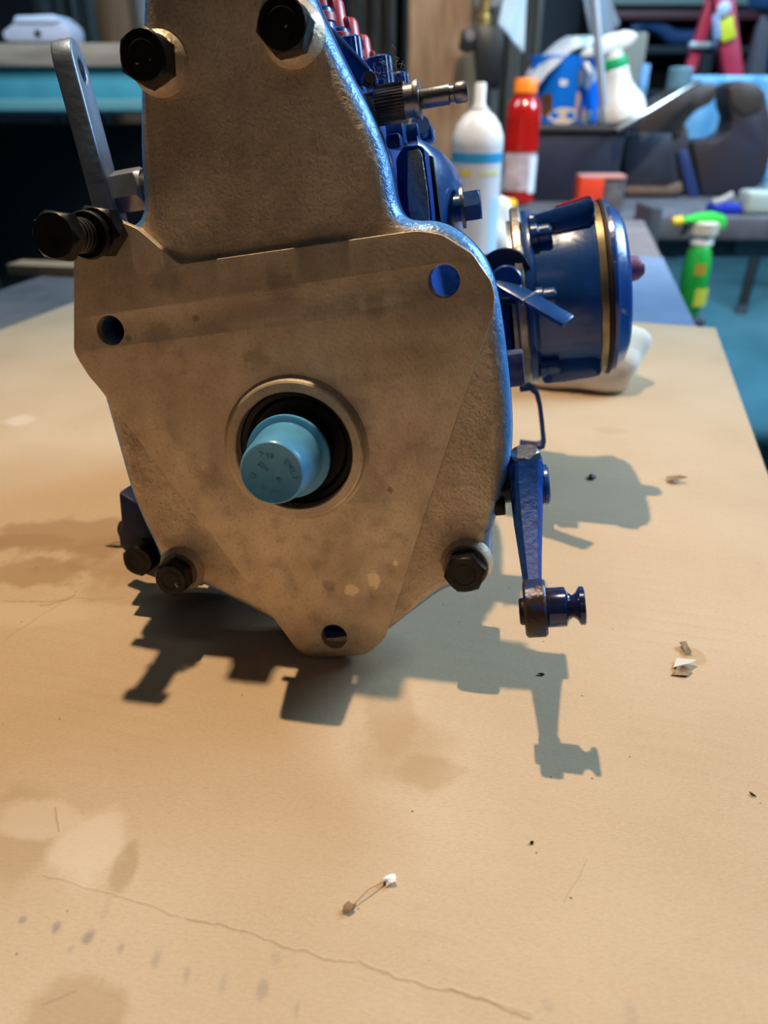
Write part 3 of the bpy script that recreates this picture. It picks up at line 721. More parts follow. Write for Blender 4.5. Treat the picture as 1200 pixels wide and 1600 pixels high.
MB().hexa((q.x-.0006, .056, q.z), (1, 0, 0), .0105, .0062, R(2), .1).build('cover_bolt', BLUE, pump, OFF, angle=25)
MB().cyl((.045, .056, q.z), (q.x, .056, q.z), .0050).build('cover_stud', BLUE, pump, OFF)

# --- feed (lift) pump on the right side
c0 = PL(806, 468, 165); c1 = PL(938, 452, 165); fa = Vector((1, 0, 0)); FR = .0418
x0 = c0.x; x1 = c1.x; fz = (c0.z+c1.z)/2; fo = Vector((0, .165, fz))
MB().lathe([(FR+.003, x0+.000), (FR+.0042, x0+.001), (FR+.0042, x0+.0042), (FR+.003, x0+.0052), (FR-.002, x0+.0053), (FR-.002, x0-.002)], fo, fa, 72).build('feed_pump_flange', BARE, pump, OFF)
MB().lathe([(FR+.0022, x0+.0050), (FR+.0030, x0+.0062), (FR+.0030, x0+.0085), (FR+.0010, x0+.0098), (FR-.0010, x0+.0105), (FR-.0016, x0+.022), (FR-.0010, x1-.006), (FR+.0002, x1-.004), (FR+.0002, x1-.001)], fo, fa, 72).build('feed_pump_body', BLUE, pump, OFF, angle=40)
MB().lathe([(FR+.0000, x1-.0042), (FR+.0010, x1-.0038), (FR+.0010, x1-.0005), (FR, x1)], fo, fa, 72).build('clamp_band', mat('aged_brass_band', (.34, .27, .16), .4, .8, .4, 150), pump, OFF)
MB().lathe([(FR-.001, x1-.0002), (FR+.0018, x1), (FR+.0022, x1+.0014), (FR+.0010, x1+.0026), (FR-.001, x1+.0026)], fo, fa, 72).build('seam_ring', mat('rusty_seam', (.055, .028, .022), .6, .3, .5, 200), pump, OFF)
MB().lathe([(FR+.0014, x1+.0022), (FR+.0016, x1+.0040), (FR-.0015, x1+.0052), (FR-.0035, x1+.0088), (FR-.0085, x1+.0114), (FR-.020, x1+.0128), (0, x1+.0130)], fo, fa, 72, cap=False).build('end_cap', mat('chipped_blue_paint', (.012, .075, .33), .28, 0, .3, 120, .2, 300, coat=.4, col2=(.25, .27, .25), lo=.30, hi=.36), pump, OFF, angle=40)
MB().lathe([(.0060, 0), (.0068, .002), (.0060, .007), (.0035, .010), (0, .0105)], fo + Vector((x1+.0120, 0, .008)), fa, 24, cap=False).build('end_stud', mat('purple_plug', (.22, .12, .26), .5), pump, OFF)
# inlet saddle on top
tq = [P2(x, y, 148) for x, y in ((828, 344), (834, 336), (916, 311), (925, 314), (927, 330), (921, 352), (880, 362), (835, 374))]
MB().prism(tq, .138, .184, .0012).build('inlet_saddle', BLUE, pump, OFF)
tr = [P2(x, y, 160) for x, y in ((866, 322), (918, 305), (924, 312), (870, 330))]
MB().prism(tr, .150, .176, .0008).build('inlet_plug', RED_PLASTIC, pump, OFF)
# bottom boss
bq = [P2(x, y, 152) for x, y in ((846, 545), (934, 545), (938, 575), (932, 584), (880, 592), (846, 596))]
MB().prism(bq, .138, .186, .003).build('outlet_boss', BLUE, pump, OFF)
MB().box((x0-.022, .165, fz-.002), (.040, .056, .054), bev=.006).build('feed_pump_neck', BLUE_CAST, pump, OFF)
for k, an in enumerate((58, 47, 3, -50, 152, 118, 208, 250)):
    a = R(an); rr = FR+.0005
    p = fo + Vector((x0+.0095, -rr*math.cos(a), rr*math.sin(a)))
    s_ = MB().lathe([(.0054, 0), (.0054, .003), (.0046, .0038), (.0046, .0085), (.0036, .0098), (0, .0100)], p, fa, 20, cap=False).build('flange_screw', BLUE, pump, OFF)
# priming lever and its black round boss
q = PL(800, 428, 124); 
MB().lathe([(.0095, 0), (.0128, .0006), (.0135, .002), (.0135, .0036), (.0118, .0040), (.0118, .016), (.010, .018)], (q.x-.004, .124, q.z-.001), (.12, 1, -.05), 40).build('pivot_boss', mat('dark_blue_boss', (.006, .012, .04), .3, .2), pump, OFF)
MB().lathe([(.0070, 0), (.0076, .0008), (.0076, .008), (.0076, .012)], (q.x-.003, .116, q.z-.003), (0, 1, 0), 30).build('pivot_pin', BLUE, pump, OFF)
p0, p1 = PL(778, 438, 118), PL(889, 503, 102)
ax_ = (p1-p0).normalized(); yv = Vector((.15, -.45, .88)); yv = (yv - ax_*yv.dot(ax_)).normalized(); zv = ax_.cross(yv)
rot = Matrix((ax_, yv, zv)).transposed()
pl_ = MB().box((p0+p1)/2, ((p1-p0).length, .0024, .0095), rot, .0010).build('priming_lever', BLUE, pump, OFF)
MB().box(p0.lerp(p1, .44), (.0012, .0032, .0108), rot, .0004).build('spring_clip', STEEL, pl_)
# square plug on the side below the feed pump
q0, q1 = PL(793, 606, 58), PL(821, 550, 58)
MB().box(((q0.x+q1.x)/2-.001, .064, (q0.z+q1.z)/2), (q1.x-q0.x, .013, q1.z-q0.z), bev=.0010).build('drain_plug', mat('worn_plug_paint', (.20, .20, .22), .42, .5, .5, 150, .4, 300, col2=(.03, .06, .2)), pump, OFF)
MB().cyl((.040, .066, (q0.z+q1.z)/2), (q0.x+.004, .066, (q0.z+q1.z)/2), .006).build('plug_stub', BLUE, pump, OFF)
# hooked strap hanging under the feed pump
sp_pts = [PL(x, y, 120) for x, y in ((812, 606), (828, 604), (838, 612), (843, 630), (846, 655), (849, 686), (848, 694), (838, 697), (812, 694))]
st = MB(); rings = []
for i, p in enumerate(sp_pts):
    t = (sp_pts[min(i+1, len(sp_pts)-1)] - sp_pts[max(i-1, 0)]).normalized(); nrm = t.cross(Vector((0, 1, 0))).normalized()
    rings.append([st.bm.verts.new(p + nrm*a*.0011 + Vector((0, b2*.0055, 0))) for a, b2 in ((-1, -1), (1, -1), (1, 1), (-1, 1))])
for A, B in zip(rings, rings[1:]):
    for k in range(4): st.bm.faces.new((A[k], A[(k+1) % 4], B[(k+1) % 4], B[k]))
st.bm.faces.new(rings[0]); st.bm.faces.new(rings[-1][::-1])
st.build('hooked_strap', BLUE, pump, OFF, angle=50)

# --- throttle lever at the lower right
lc = [PL(822, 738, 9), PL(824, 770, 5), PL(826, 820, -6), PL(830, 870, -17), PL(834, 915, -27)]   # centre line
xs = [(795, 849), (797, 848), (803, 847), (811, 846), (818, 846)]
W0 = [.0125, .0118, .0104, .0084, .0074]
dv = (lc[-1]-lc[0]).normalized()
m_ = MB(); rings = []
for i, (c, (xa, xb)) in enumerate(zip(lc, xs)):
    py = [735, 770, 820, 870, 915][i]; dp = [10, 5, -6, -17, -27][i]
    xl = PL(xa, py, dp).x; xr = PL(xb, py, dp).x
    nv = Vector((1, 0, 0)).cross(dv).normalized()     # towards viewer/up
    if nv.y > 0: nv = -nv
    tk = [.0075, .0070, .0058, .0048, .0045][i]
    w_ = xr-xl
    ring = [Vector((xl+w_*.02, 0, 0)) - nv*tk, Vector((xl, 0, 0)), Vector((xl+w_*.30, 0, 0)) + nv*tk, Vector((xr-w_*.14, 0, 0)) + nv*tk, Vector((xr, 0, 0)) + nv*tk*.5, Vector((xr, 0, 0)) - nv*tk]
    rings.append([m_.bm.verts.new(Vector((0, c.y, c.z)) + r) for r in ring])
for A, B in zip(rings, rings[1:]):
    for k in range(6): m_.bm.faces.new((A[k], A[(k+1) % 6], B[(k+1) % 6], B[k]))
m_.bm.faces.new(rings[0][::-1]); m_.bm.faces.new(rings[-1])
thl = m_.build('throttle_lever', BLUE_CAST, pump, OFF, angle=40)
# boss around the shaft with pinch bolt
xb0, xb1 = PL(797, 745, 12).x, PL(849, 745, 12).x; bc = PL(822, 757, 12)
MB().lathe([(.0072, 0), (.0080, .001), (.0080, xb1-xb0-.001), (.0072, xb1-xb0)], (xb0, bc.y, bc.z), (1, 0, 0), 40).build('lever_boss', BLUE_CAST, pump, OFF)
MB().lathe([(.0066, 0), (.0074, .0006), (.0074, .0018), (.0066, .0024)], (xb1-.0004, bc.y+.001, bc.z-.001), (1, 0, 0), 36).build('boss_washer', BLUE, pump, OFF)
MB().cyl((.045, bc.y, bc.z), (xb0+.002, bc.y, bc.z), .0062).build('throttle_shaft', DARK_STEEL, pump, OFF)
MB().box((xb0-.0045, bc.y-.004, bc.z-.006), (.004, .006, .006), bev=.0006).build('shaft_key', DARK_STEEL, pump, OFF)
pq = PL(820, 713, 12)
MB().box((pq.x, bc.y+.001, pq.z-.008), (.0125, .013, .014), bev=.0015).build('pinch_lug', BLUE_CAST, pump, OFF)
MB().hexa((pq.x, bc.y+.001, pq.z-.0022), (-.05, -.25, 1), .0100, .0044, .3, .1).build('pinch_bolt', mat('galled_bolt', (.24, .24, .26), .4, .7, .4, 300, .4, 600), pump, OFF, angle=25)
# pivot pin at the lower end
e = PL(838, 950, -34)
exl, exr = PL(819, 950, -34).x, PL(854, 950, -34).x
eo = Vector((0, e.y, e.z))
BLUE_WORN = mat('worn_dark_blue', (.012, .035, .16), .35, .2, .3, 200, .5, 300, col2=(.05, .028, .02), lo=.46, hi=.58)
MB().lathe([(.0086, 0), (.0094, .0008), (.0094, exr-exl-.0008), (.0086, exr-exl)], eo + Vector((exl, 0, 0)), (1, 0, 0), 44).build('lever_eye', BLUE_WORN, pump, OFF)
MB().lathe([(.0040, -.0016), (.0044, -.0010), (.0044, 0)], eo + Vector((exl, 0, -.001)), (1, 0, 0), 28).build('pin_tail', DARK_STEEL, pump, OFF)
s1 = PL(885, 950, -34).x - exr; s2 = PL(905, 950, -34).x - exr; s3 = PL(914, 950, -34).x - exr
m_ = MB().lathe([(.0060, -.001), (.0064, .0), (.0064, s1-.0003), (.0060, s1), (.0046, s1+.0006), (.0036, (s1+s2)/2), (.0044, s2-.0008), (.0056, s2-.0002), (.0062, s2+.0002), (.0062, s3-.0003), (.0058, s3), (0, s3)], eo + Vector((exr, 0, 0)), (1, 0, 0), 44, cap=False)
m_.build('pivot_pin', mat('glossy_blue_pin', (.012, .035, .17), .16, .3, .3, 120, col2=(.03, .02, .02), lo=.3, hi=.6, coat=.5), pump, OFF, angle=30)
# small peg behind the edge of the cover
q = PL(778, 800, 12); MB().cyl((q.x-.006, .016, q.z+.002), (q.x+.0015, .016, q.z+.001), .0035).build('peg', DARK_STEEL, pump, OFF)
# lower-right body foot behind the cover bolt
q = [P2(x, y, 22) for x, y in ((745, 838), (764, 846), (766, 880), (758, 905), (735, 905), (720, 850))]
MB().prism(q, .0216, .032, .0012).build('body_foot', mat('rusty_dark_foot', (.05, .04, .045), .6, .3, .5, 150, .3), pump, OFF)

# flat worn foot where the pump stands on the sheet
bpy.context.view_layer.update()
for o in list(pump.children):
    if o.type == 'MESH' and o.name.split('.')[0] in ('mounting_flange', 'body_flange', 'hole_shade_boss', 'front_cover', 'gasket', 'pump_body'):
        mw = o.matrix_world; mi = mw.inverted()
        for v in o.data.vertices:
            q = mw @ v.co
            if q.z < .0001: q.z = .0001; v.co = mi @ q
        o.data.update()
# ------------------------------------------------------------------ caps pushed on the pump
def on_pump(name, label, cat, group=None):
    o = bpy.data.objects.new(name, None); COL.objects.link(o); o.empty_display_size = .01
    return tag(o, label, cat, group)
cap = on_pump('shaft_cap', 'light blue plastic cap pushed over the pump drive shaft', 'cap')
cap.matrix_world = PUMP_MAT @ Matrix.Translation((0, -.010, 0))
MB().lathe([(.0150, .0010), (.0152, .0003), (.0150, -.0010), (.0144, -.0013), (.0132, -.0012), (.0126, -.0016), (.0113, -.0175), (.0109, -.0192), (.0103, -.0199), (.0097, -.0196), (0, -.0192), ], (0, 0, 0), (0, 1, 0), 64, cap=False).build('cap_body', BLUE_PLASTIC, cap, angle=50)
s_ = .0103/350
gl = []
for ch, gx, gy, spin in (('O', 258, 780, 1.0), ('E', 662, 650, -.75), ('H', 702, 712, -1.1), ('L', 722, 776, -1.4), ('7', 728, 846, -1.7), ('#', 540, 850, .5), ('M', 375, 660, .75), ('2', 415, 715, .75), ('1', 470, 560, .2), ('8', 515, 572, .1), ('A', 400, 530, .5), ('A', 340, 930, 2.2), ('W', 480, 990, 2.9), ('0', 435, 980, 2.6)):
    gl.append((ch, (gx-480)*s_, -(gy-757)*s_, .0026, spin))
face_text(gl, 'raised_lettering', BLUE_PLASTIC, cap, -.0194, ext=.00035)
RC = [(22, 40, 'nearest the front plate'), (22, 68, 'second from the front plate'), (22, 96, 'third from the front plate'), (22, 124, 'farthest from the front plate')]
for k, (x, yb, wh) in enumerate(RC):
    c_ = on_pump('delivery_cap', 'red plastic cap on a pump outlet, ' + wh, 'cap', 'red caps on the pump outlets')
    c_.matrix_world = PUMP_MAT @ Matrix.Translation(mm(x, yb, 143))
    MB().lathe([(.0066, -.0035), (.0074, -.003), (.0074, -.0005), (.0064, 0), (.0060, .010), (.0052, .0115), (0, .012)], (0, 0, 0), (0, 0, 1), 28, cap=False).build('cap_body', RED_PLASTIC, c_)
    MB().box(mm(6.2, 0, 3), mm(3, 5, 4), bev=.0008).build('pull_tab', RED_PLASTIC, c_)

# ================================================================== things on the bench behind the pump
WHITE = mat('white_plastic', (.80, .80, .80), .35, 0, .06, 20)
CLOTH = mat('white_rag', (.78, .76, .70), .9, 0, .15, 40, .4, 200)
def rag(name, c, r, s_, seed, label, cat, mt=CLOTH, jit=.45):
    m = MB().ball((0, 0, 0), 1, (1, 1, 1), 4, jit, seed, 1.3)
    for v in m.bm.verts:
        if v.co.z < -.55: v.co.z = -.55
    m.xf(Matrix.Translation(Vector(c)) @ Matrix.Diagonal((r*s_[0], r*s_[1], r*s_[2], 1)))
    return tag(m.build(name, mt, angle=60), label, cat)
p = on_z(905, 618)
rag('padding_rag', p + Vector((.012, .034, .0205)), .034, (1.35, 1.0, 1.0), 4, 'white crumpled rag lying on the cardboard beyond the round feed pump', 'rag', jit=.28)
p = on_z(760, 405, -.0049)
rag('crumpled_rag', p + Vector((.004, -.015, .028)), .033, (1, .75, 1.5), 11, 'white crumpled rag standing in front of the spray can', 'rag')

def vprof_top(base, ytop):
    """height of a vertical thing standing at base whose top shows at ytop"""
    lo, hi = 0, 3
    for _ in range(50):
        h = (lo+hi)/2; v = Vector((base.x, base.y, base.z+h-CAM_H)); c = WM.transposed() @ v
        y = 800 + F*c.y/c.z
        if y > ytop: lo = h
        else: hi = h
    return lo
# spray can
BZ = -.0049
b0 = on_z(736, 414, BZ); H = vprof_top(b0, 124); rc = .0335
can = empty('spray_can', b0, 'white aerosol can with a blue band beside the red drink bottle', 'spray can')
MB().lathe([(rc-.002, 0), (rc, .002), (rc, .006), (rc-.0015, .008), (rc-.0015, H*.66), (rc-.001, H*.67), (rc-.002, H*.72), (rc-.007, H*.78), (rc-.014, H*.82), (.012, H*.845), (.012, H*.86), (0, H*.86)], (0, 0, 0), (0, 0, 1), 48, cap=False).build('can_body', mat('white_can_print', (.74, .74, .76), .25, 0), can)
MB().lathe([(.0085, H*.85), (.0085, H*.87), (.0070, H*.885), (.0068, H*.975), (.0055, H*.985), (0, H*.985)], (0, 0, 0), (0, 0, 1), 24, cap=False).build('nozzle', WHITE, can)
CB = mat('can_blue_print', (.03, .30, .58), .3); YL = mat('yellow_print', (.75, .58, .08), .4); PALEG = mat('pale_blue_print', (.45, .66, .80), .35)
MB().patch(rc-.0016, -math.pi, math.pi*.98, H*.585, H*.635, n=40).build('blue_band', CB, can)
MB().patch(rc-.0016, R(-150), R(-105), H*.515, H*.545, n=8).build('yellow_label', YL, can)
MB().patch(rc-.0016, R(-88), R(-35), H*.515, H*.545, n=10).build('yellow_label', mat('pale_yellow_print', (.62, .60, .32), .4), can)
MB().patch(rc-.0016, R(-60), R(20), H*.03, H*.40, n=14).build('blue_panel', PALEG, can)
# drink bottle
b0 = on_z(807, 318, BZ); H = vprof_top(b0, 122); rc = .0355
db = empty('drink_bottle', b0, 'red drink bottle with orange cap standing behind the spray can', 'bottle')
REDLIQ = mat('red_drink', (.40, .010, .008), .12, 0, .15, 30, spec=.6, coat=.6)
MB().lathe([(rc*.8, 0), (rc*.95, .006), (rc*.95, H*.06), (rc*.9, H*.12), (rc*.93, H*.13), (rc*.93, H*.43), (rc, H*.44), (rc*1.02, H*.52), (rc*.96, H*.59), (rc*1.0, H*.68), (rc*.97, H*.76), (rc*.82, H*.83), (rc*.58, H*.87), (rc*.52, H*.89), (0, H*.89)], (0, 0, 0), (0, 0, 1), 40, cap=False).build('bottle_body', REDLIQ, db)
MB().patch(rc*.94, -math.pi, math.pi*.98, H*.12, H*.425, n=40, t=.0006).build('label_sleeve', mat('greyish_label', (.55, .48, .52), .4, 0, .4, 30, col2=(.34, .26, .30)), db)
MB().patch(rc*.96, R(-62), R(-18), H*.10, H*.40, n=10, t=.0006).build('label_stripe', mat('white_label', (.72, .76, .86), .4), db)
MB().lathe([(rc*.60, H*.885), (rc*.66, H*.89), (rc*.64, H*.985), (rc*.58, H*1.0), (0, H*1.0)], (0, 0, 0), (0, 0, 1), 36, cap=False).build('bottle_cap', mat('orange_plastic', (.90, .22, .015), .35), db)
# yellow lid
b0 = on_z(790, 328, BZ)
yl = MB().lathe([(.026, 0), (.027, .004), (.026, .016), (.020, .020), (0, .021)], b0, (0, 0, 1), 32, scale=(1.2, .8), cap=False).build('yellow_lid', mat('yellow_plastic', (.85, .48, .02), .4))
tag(yl, 'small yellow lid lying between the drink bottle and the feed pump', 'lid')
# wooden batten at the left edge
p0, p1 = on_z(48, 425, -.0049), on_z(125, 428, -.0049); d = p1-p0
bt = MB().box((p0+p1)/2 + Vector((0, 0, .006)), (d.length*1.6, .035, .012), Matrix.Rotation(math.atan2(d.y, d.x), 3, 'Z'), .001).build('wooden_batten', mat('tan_wood', (.55, .34, .18), .6, 0, .3, 60, stretch=(1, 8, 1)))
tag(bt, 'short tan wooden batten on the bench left of the pump', 'batten')

# ================================================================== second bench across the back
b2z = -.018
sb = empty('rear_bench', (.75, 2.12, FLOOR_Z), 'dark rear workbench carrying the vise and the tubs', 'workbench')
TOPM = mat('grey_bench_edge', (.115, .118, .14), .55, 0, .4, 20)
xR = 2.10
MB().box(((xR-.05)/2-.75, 0, b2z-.03-FLOOR_Z), (xR+.05, .92, .045), bev=.004).build('bench_top', TOPM, sb)
RKM = mat('dark_rack', (.05, .065, .085), .6, 0, .3, 4)
MB().box(((xR-.05)/2-.75, -.36, b2z-.0775-FLOOR_Z), (xR, .03, .05), bev=.002).build('apron', RKM, sb)
for k in range(6): MB().box((.10+k*.36-.75, -.385, b2z-.0795-FLOOR_Z), (.10, .02, .040), bev=.003).build('apron_block', mat('grey_block', (.10, .13, .16), .6), sb)
for x in (-.0, xR-.06):
    for y in (1.72, 2.52): MB().box((x-.75, y-2.12, (b2z-.05-FLOOR_Z)/2), (.07, .07, b2z-.05-FLOOR_Z), bev=.003).build('leg', MATS['bench_frame_paint'], sb)

def px_poly(pts, Y, org):
    return [((on_y(x, y, Y)-org).x, (on_y(x, y, Y)-org).z) for x, y in pts]
# black tray
Yt = 1.93
o_ = on_y(898, 292, Yt); o_.z = b2z-.0075
tr = empty('tool_tray', o_, 'navy black plastic tray in front of the blue tub', 'tray')
NAVY = mat('navy_black_plastic', (.018, .022, .045), .5, 0, .3, 10)
w_ = (on_y(966, 250, Yt)-on_y(830, 250, Yt)).x; zt = on_y(898, 203, Yt).z - o_.z
MB().prism([(-w_/2*.94, 0), (w_/2*.94, 0), (w_/2, zt), (-w_/2, zt)], -.01, .20, .004).build('tray_body', NAVY, tr)
MB().box((0, .095, zt+.003), (w_*1.06, .23, .014), bev=.004).build('rim', mat('dark_rim', (.035, .032, .035), .5), tr)
# blue tub
Yb = 2.09
tb = Vector((on_y(878, 200, Yb).x, Yb, o_.z+zt+.0105)); tub_h = (on_y(880, 88, Yb).z - tb.z); rt = (on_y(935, 140, Yb)-on_y(822, 140, Yb)).x/2
tub = empty('blue_tub', tb, 'round blue tub with white print under a grey plastic sheet', 'tub')
TUBB = mat('tub_blue', (.003, .20, .90), .45, 0, .1, 8, spec=.3)
MB().lathe([(rt*.90, 0), (rt*.92, .004), (rt, tub_h*.96), (rt*1.03, tub_h*.97), (rt*1.03, tub_h)], (0, 0, 0), (0, 0, 1), 48).build('tub_body', TUBB, tub)
LP = mat('white_print', (.75, .80, .88), .4)
for (a0, a1, z0, z1, mt) in ((R(-112), R(-100), .55, .66, LP), (R(-86), R(-74), .56, .80, LP), (R(-72), R(-62), .50, .74, LP), (R(-60), R(-52), .58, .84, LP), (R(-130), R(-75), .0, .22, mat('cream_print', (.70, .60, .54), .5)), (R(-70), R(-44), .0, .20, PALEG), (R(-84), R(-77), .18, .48, mat('tan_print', (.62, .36, .16), .5)), (R(-78), R(-71), .02, .30, mat('deep_blue_print', (.02, .06, .40), .5)), (R(-70), R(-64), .05, .24, MATS['tan_print']), (R(-150), R(-118), .10, .44, mat('brown_print', (.13, .06, .03), .5))):
    MB().blob(rt*.92, rt*1.0, tub_h, (a0+a1)/2, tub_h*(z0+z1)/2, (a1-a0)/2, tub_h*(z1-z0)/2, .22, z0*17+a0).build('printed_patch', mt, tub)
# grey plastic sheet over the tub
SHEET = mat('grey_plastic_sheet', (.50, .54, .60), .35, 0, .2, 12)
def sheet(u_, v_):
    x = (u_-.5)*rt*2.3; y = (v_-.5)*rt*2.0
    rr = math.hypot(x, y)/rt
    z = tub_h + .038 - .045*max(0, rr-.55)**1.5 - .06*max(0, -x/rt-.1) + .010*noise.noise(Vector((x*30, y*30, 1)))
    if y < 0: z -= .05*max(0, -y/rt-.75)
    return Vector((x, y, z)) + tb
o = MB().grid(sheet, 26, 22).build('plastic_sheet', SHEET, angle=80); solid(o, .0012)
tag(o, 'crumpled grey plastic sheet draped over the blue tub', 'plastic sheet')
# hanging pale bag flap
Yf = 2.15
def flap(pts, Y, name, label, mt, amp=.008):
    q = [on_y(x, y, Y) for x, y in pts]
    A, B, C, D = q
    def f(u_, v_):
        p = A.lerp(B, u_).lerp(D.lerp(C, u_), v_); p.y += amp*math.sin(u_*7+v_*3) ; return p
    o = MB().grid(f, 14, 14).build(name, mt, angle=80); solid(o, .0015); return tag(o, label, 'bag')
flap(((796, -40), (826, -40), (818, 84), (778, 38)), Yf, 'plastic_bag', 'pale blue plastic bag hanging by the wooden post', mat('pale_bag', (.50, .66, .80), .4, 0, .15, 10))
flap(((905, -40), (942, -40), (968, 38), (930, 90)), 2.45, 'plastic_bag', 'grey-blue plastic bag hanging behind the white spray bottle', mat('greyblue_bag', (.22, .30, .40), .5, 0, .2, 10))
# thin rod
p0, p1 = on_y(943, 168, 1.90), on_y(927, -30, 1.92)
rd = MB().cyl(p0, p1, .0095, n=16).build('metal_rod', mat('dull_rod', (.34, .37, .42), .4, .5))
tag(rd, 'thin upright grey metal rod in front of the blue tub', 'rod')
# white spray bottle, leaning
Yw = 1.955
zb = o_.z+zt+.0105
pb = Vector((on_y(970, 196, Yw).x, Yw, zb))
pb.z += .014
wb = empty('white_spray_bottle', pb, 'white trigger spray bottle with green collar leaning behind the tray', 'spray bottle', rot=(0, R(-17), 0))
hb_ = on_y(950, 60, Yw).z - zb
MB().lathe([(.052, 0), (.055, .006), (.052, .03), (.040, hb_*.30), (.031, hb_*.40), (.028, hb_*.55), (.029, hb_*.58), (.026, hb_*.62), (.022, hb_*.66), (.022, hb_*.68), (0, hb_*.68)], (0, 0, 0), (0, 0, 1), 40, cap=False).build('bottle_body', WHITE, wb)
MB().lathe([(.0275, hb_*.60), (.0285, hb_*.61), (.0285, hb_*.72), (.0275, hb_*.73)], (0, 0, 0), (0, 0, 1), 32).build('collar', mat('green_collar', (.01, .36, .14), .4), wb)
MB().lathe([(.021, hb_*.73), (.021, hb_*.82)], (0, 0, 0), (0, 0, 1), 28).build('neck', WHITE, wb)
MB().prism([(-.072, hb_*.86), (-.055, hb_*.96), (-.01, hb_*1.02), (.03, hb_*1.0), (.050, hb_*.93), (.052, hb_*.86), (.03, hb_*.80), (-.03, hb_*.80)], -.022, .022, .008).build('trigger_head', WHITE, wb)
MB().box((-.058, 0, hb_*.72), (.012, .014, hb_*.18), Matrix.Rotation(R(-20), 3, 'Y'), .003).build('trigger', WHITE, wb)
# bench vise
Yv = 2.05
vo_ = on_y(1080, 322, Yv); vo_.z = b2z-.0075
vs = empty('bench_vise', vo_, 'large dark blue bench vise on the rear bench with half open jaws', 'vise')
VM = mat('dark_vise_paint', (.030, .034, .062), .45, .25, .5, 8, .2, 60, col2=(.050, .036, .032))
VB = mat('bare_vise_jaw', (.085, .068, .060), .45, .5, .4, 12)
zoff = lambda pts: [(x, max(.001, z)) for x, z in px_poly(pts, Yv, vo_)]
MB().prism(zoff([(1131, 136), (1148, 126), (1172, 130), (1188, 144), (1197, 190), (1197, 240), (1190, 272), (1165, 318), (1086, 326), (1080, 250), (1074, 219), (1112, 217), (1132, 206), (1138, 186), (1131, 166)]), -.03, .06, .006).build('fixed_jaw', VM, vs)
MB().prism(zoff([(1132, 138), (1150, 128), (1176, 134), (1184, 150), (1180, 172), (1152, 180), (1140, 170), (1132, 160)]), -.036, .02, .003).build('jaw_plate', VB, vs)
MB().prism(zoff([(1018, 158), (1060, 138), (1112, 131), (1112, 152), (1102, 163), (1082, 172), (1066, 190), (1060, 212), (1030, 216), (985, 208)]), -.03, .06, .006).build('moving_jaw', VB, vs)
MB().prism(zoff([(966, 196), (1070, 196), (1076, 230), (1086, 326), (1062, 332), (1052, 300), (1040, 288), (968, 312), (964, 260)]), -.02, .12, .006).build('slide_body', VM, vs)
MB().prism(zoff([(968, 206), (1040, 206), (1050, 280), (1036, 298), (972, 300), (964, 290)]), -.05, .0, .008).build('front_plate', mat('vise_front_paint', (.035, .040, .060), .5, .2, .5, 14), vs)
MB().prism(zoff([(964, 292), (1040, 290), (1051, 302), (1046, 321), (966, 321)]), -.06, .10, .004).build('swivel_base', mat('vise_base_blue', (.03, .075, .20), .4, .3, .3, 15), vs)
MB().prism(zoff([(966, 288), (1030, 288), (1050, 280), (1054, 294), (1040, 300), (966, 300)]), -.066, -.02, .003).build('base_ring', mat('brown_metal_ring', (.30, .20, .14), .4, .6, .3), vs)
MB().prism(zoff([(1052, 236), (1066, 232), (1084, 322), (1064, 322)]), -.034, .0, .003).build('side_rib', mat('vise_blue', (.02, .04, .14), .4), vs)
# flat bar resting on the vise
p0, p1 = on_y(962, 204, 1.875), on_y(1092, 126, 1.97); d = (p1-p0)
rot = frame(d)
fb = MB().box((p0+p1)/2, (.030, .008, d.length), Matrix((Vector((0, 1, 0)), d.normalized().cross(Vector((0, 1, 0))).normalized(), d.normalized())).transposed(), .001).build('flat_bar', mat('shiny_bar', (.72, .66, .62), .22, .95))
tag(fb, 'shiny flat steel bar leaning from the tray onto the vise', 'bar')
# orange tool box with grey end
bx = on_z(940, 334, b2z-.0075); Yx = bx.y
ob = empty('parts_box', bx, 'orange-red box with a grey translucent end beside the vise base', 'box')
wA = (on_y(945, 310, Yx)-on_y(906, 310, Yx)).x; hh = on_y(930, 277, Yx).z - bx.z
MB().box((-wA*.55, .02, hh*.5), (wA, .05, hh), bev=.004).build('box_body', mat('orange_red_plastic', (.72, .055, .02), .4), ob)
MB().box((wA*.40, .025, hh*.47), (wA*.85, .05, hh*.94), bev=.006).build('clear_end', mat('smoky_plastic', (.17, .16, .18), .3, 0, .5, 30), ob)
MB().box((-wA*.1, .022, hh*1.0), (wA*1.8, .052, .008), bev=.003).build('lid', mat('pinkish_lid', (.55, .25, .22), .4), ob)

# green spray bottle on a side ledge of the bench
Yg = 1.50
gb = on_y(1074, 492, Yg); gb.x += .000
MB().box(Vector((gb.x-.035, Yg+.03, gb.z-.0105)) - Vector((0, 0, FLOOR_Z)), (.12, .12, .02), bev=.002).build('side_ledge', MATS['bench_frame_paint'], bw)
MB().box(Vector((gb.x-.10, Yg+.03, gb.z+.09)) - Vector((0, 0, FLOOR_Z)), (.02, .10, .22), bev=.001).build('ledge_bracket', MATS['bench_frame_paint'], bw)
gs = empty('green_spray_bottle', gb, 'green trigger spray bottle standing past the right bench edge', 'spray bottle')
GH = vprof_top(gb, 331)
GRN = mat('green_plastic', (.015, .36, .05), .3, 0, .1, 20, coat=.3)
MB().lathe([(.022, 0), (.026, .006), (.028, GH*.2), (.0315, GH*.36), (.031, GH*.52), (.026, GH*.63), (.021, GH*.69), (.0185, GH*.71), (0, GH*.71)], (0, 0, 0), (0, 0, 1), 36, scale=(1, .8), cap=False).build('bottle_body', GRN, gs)
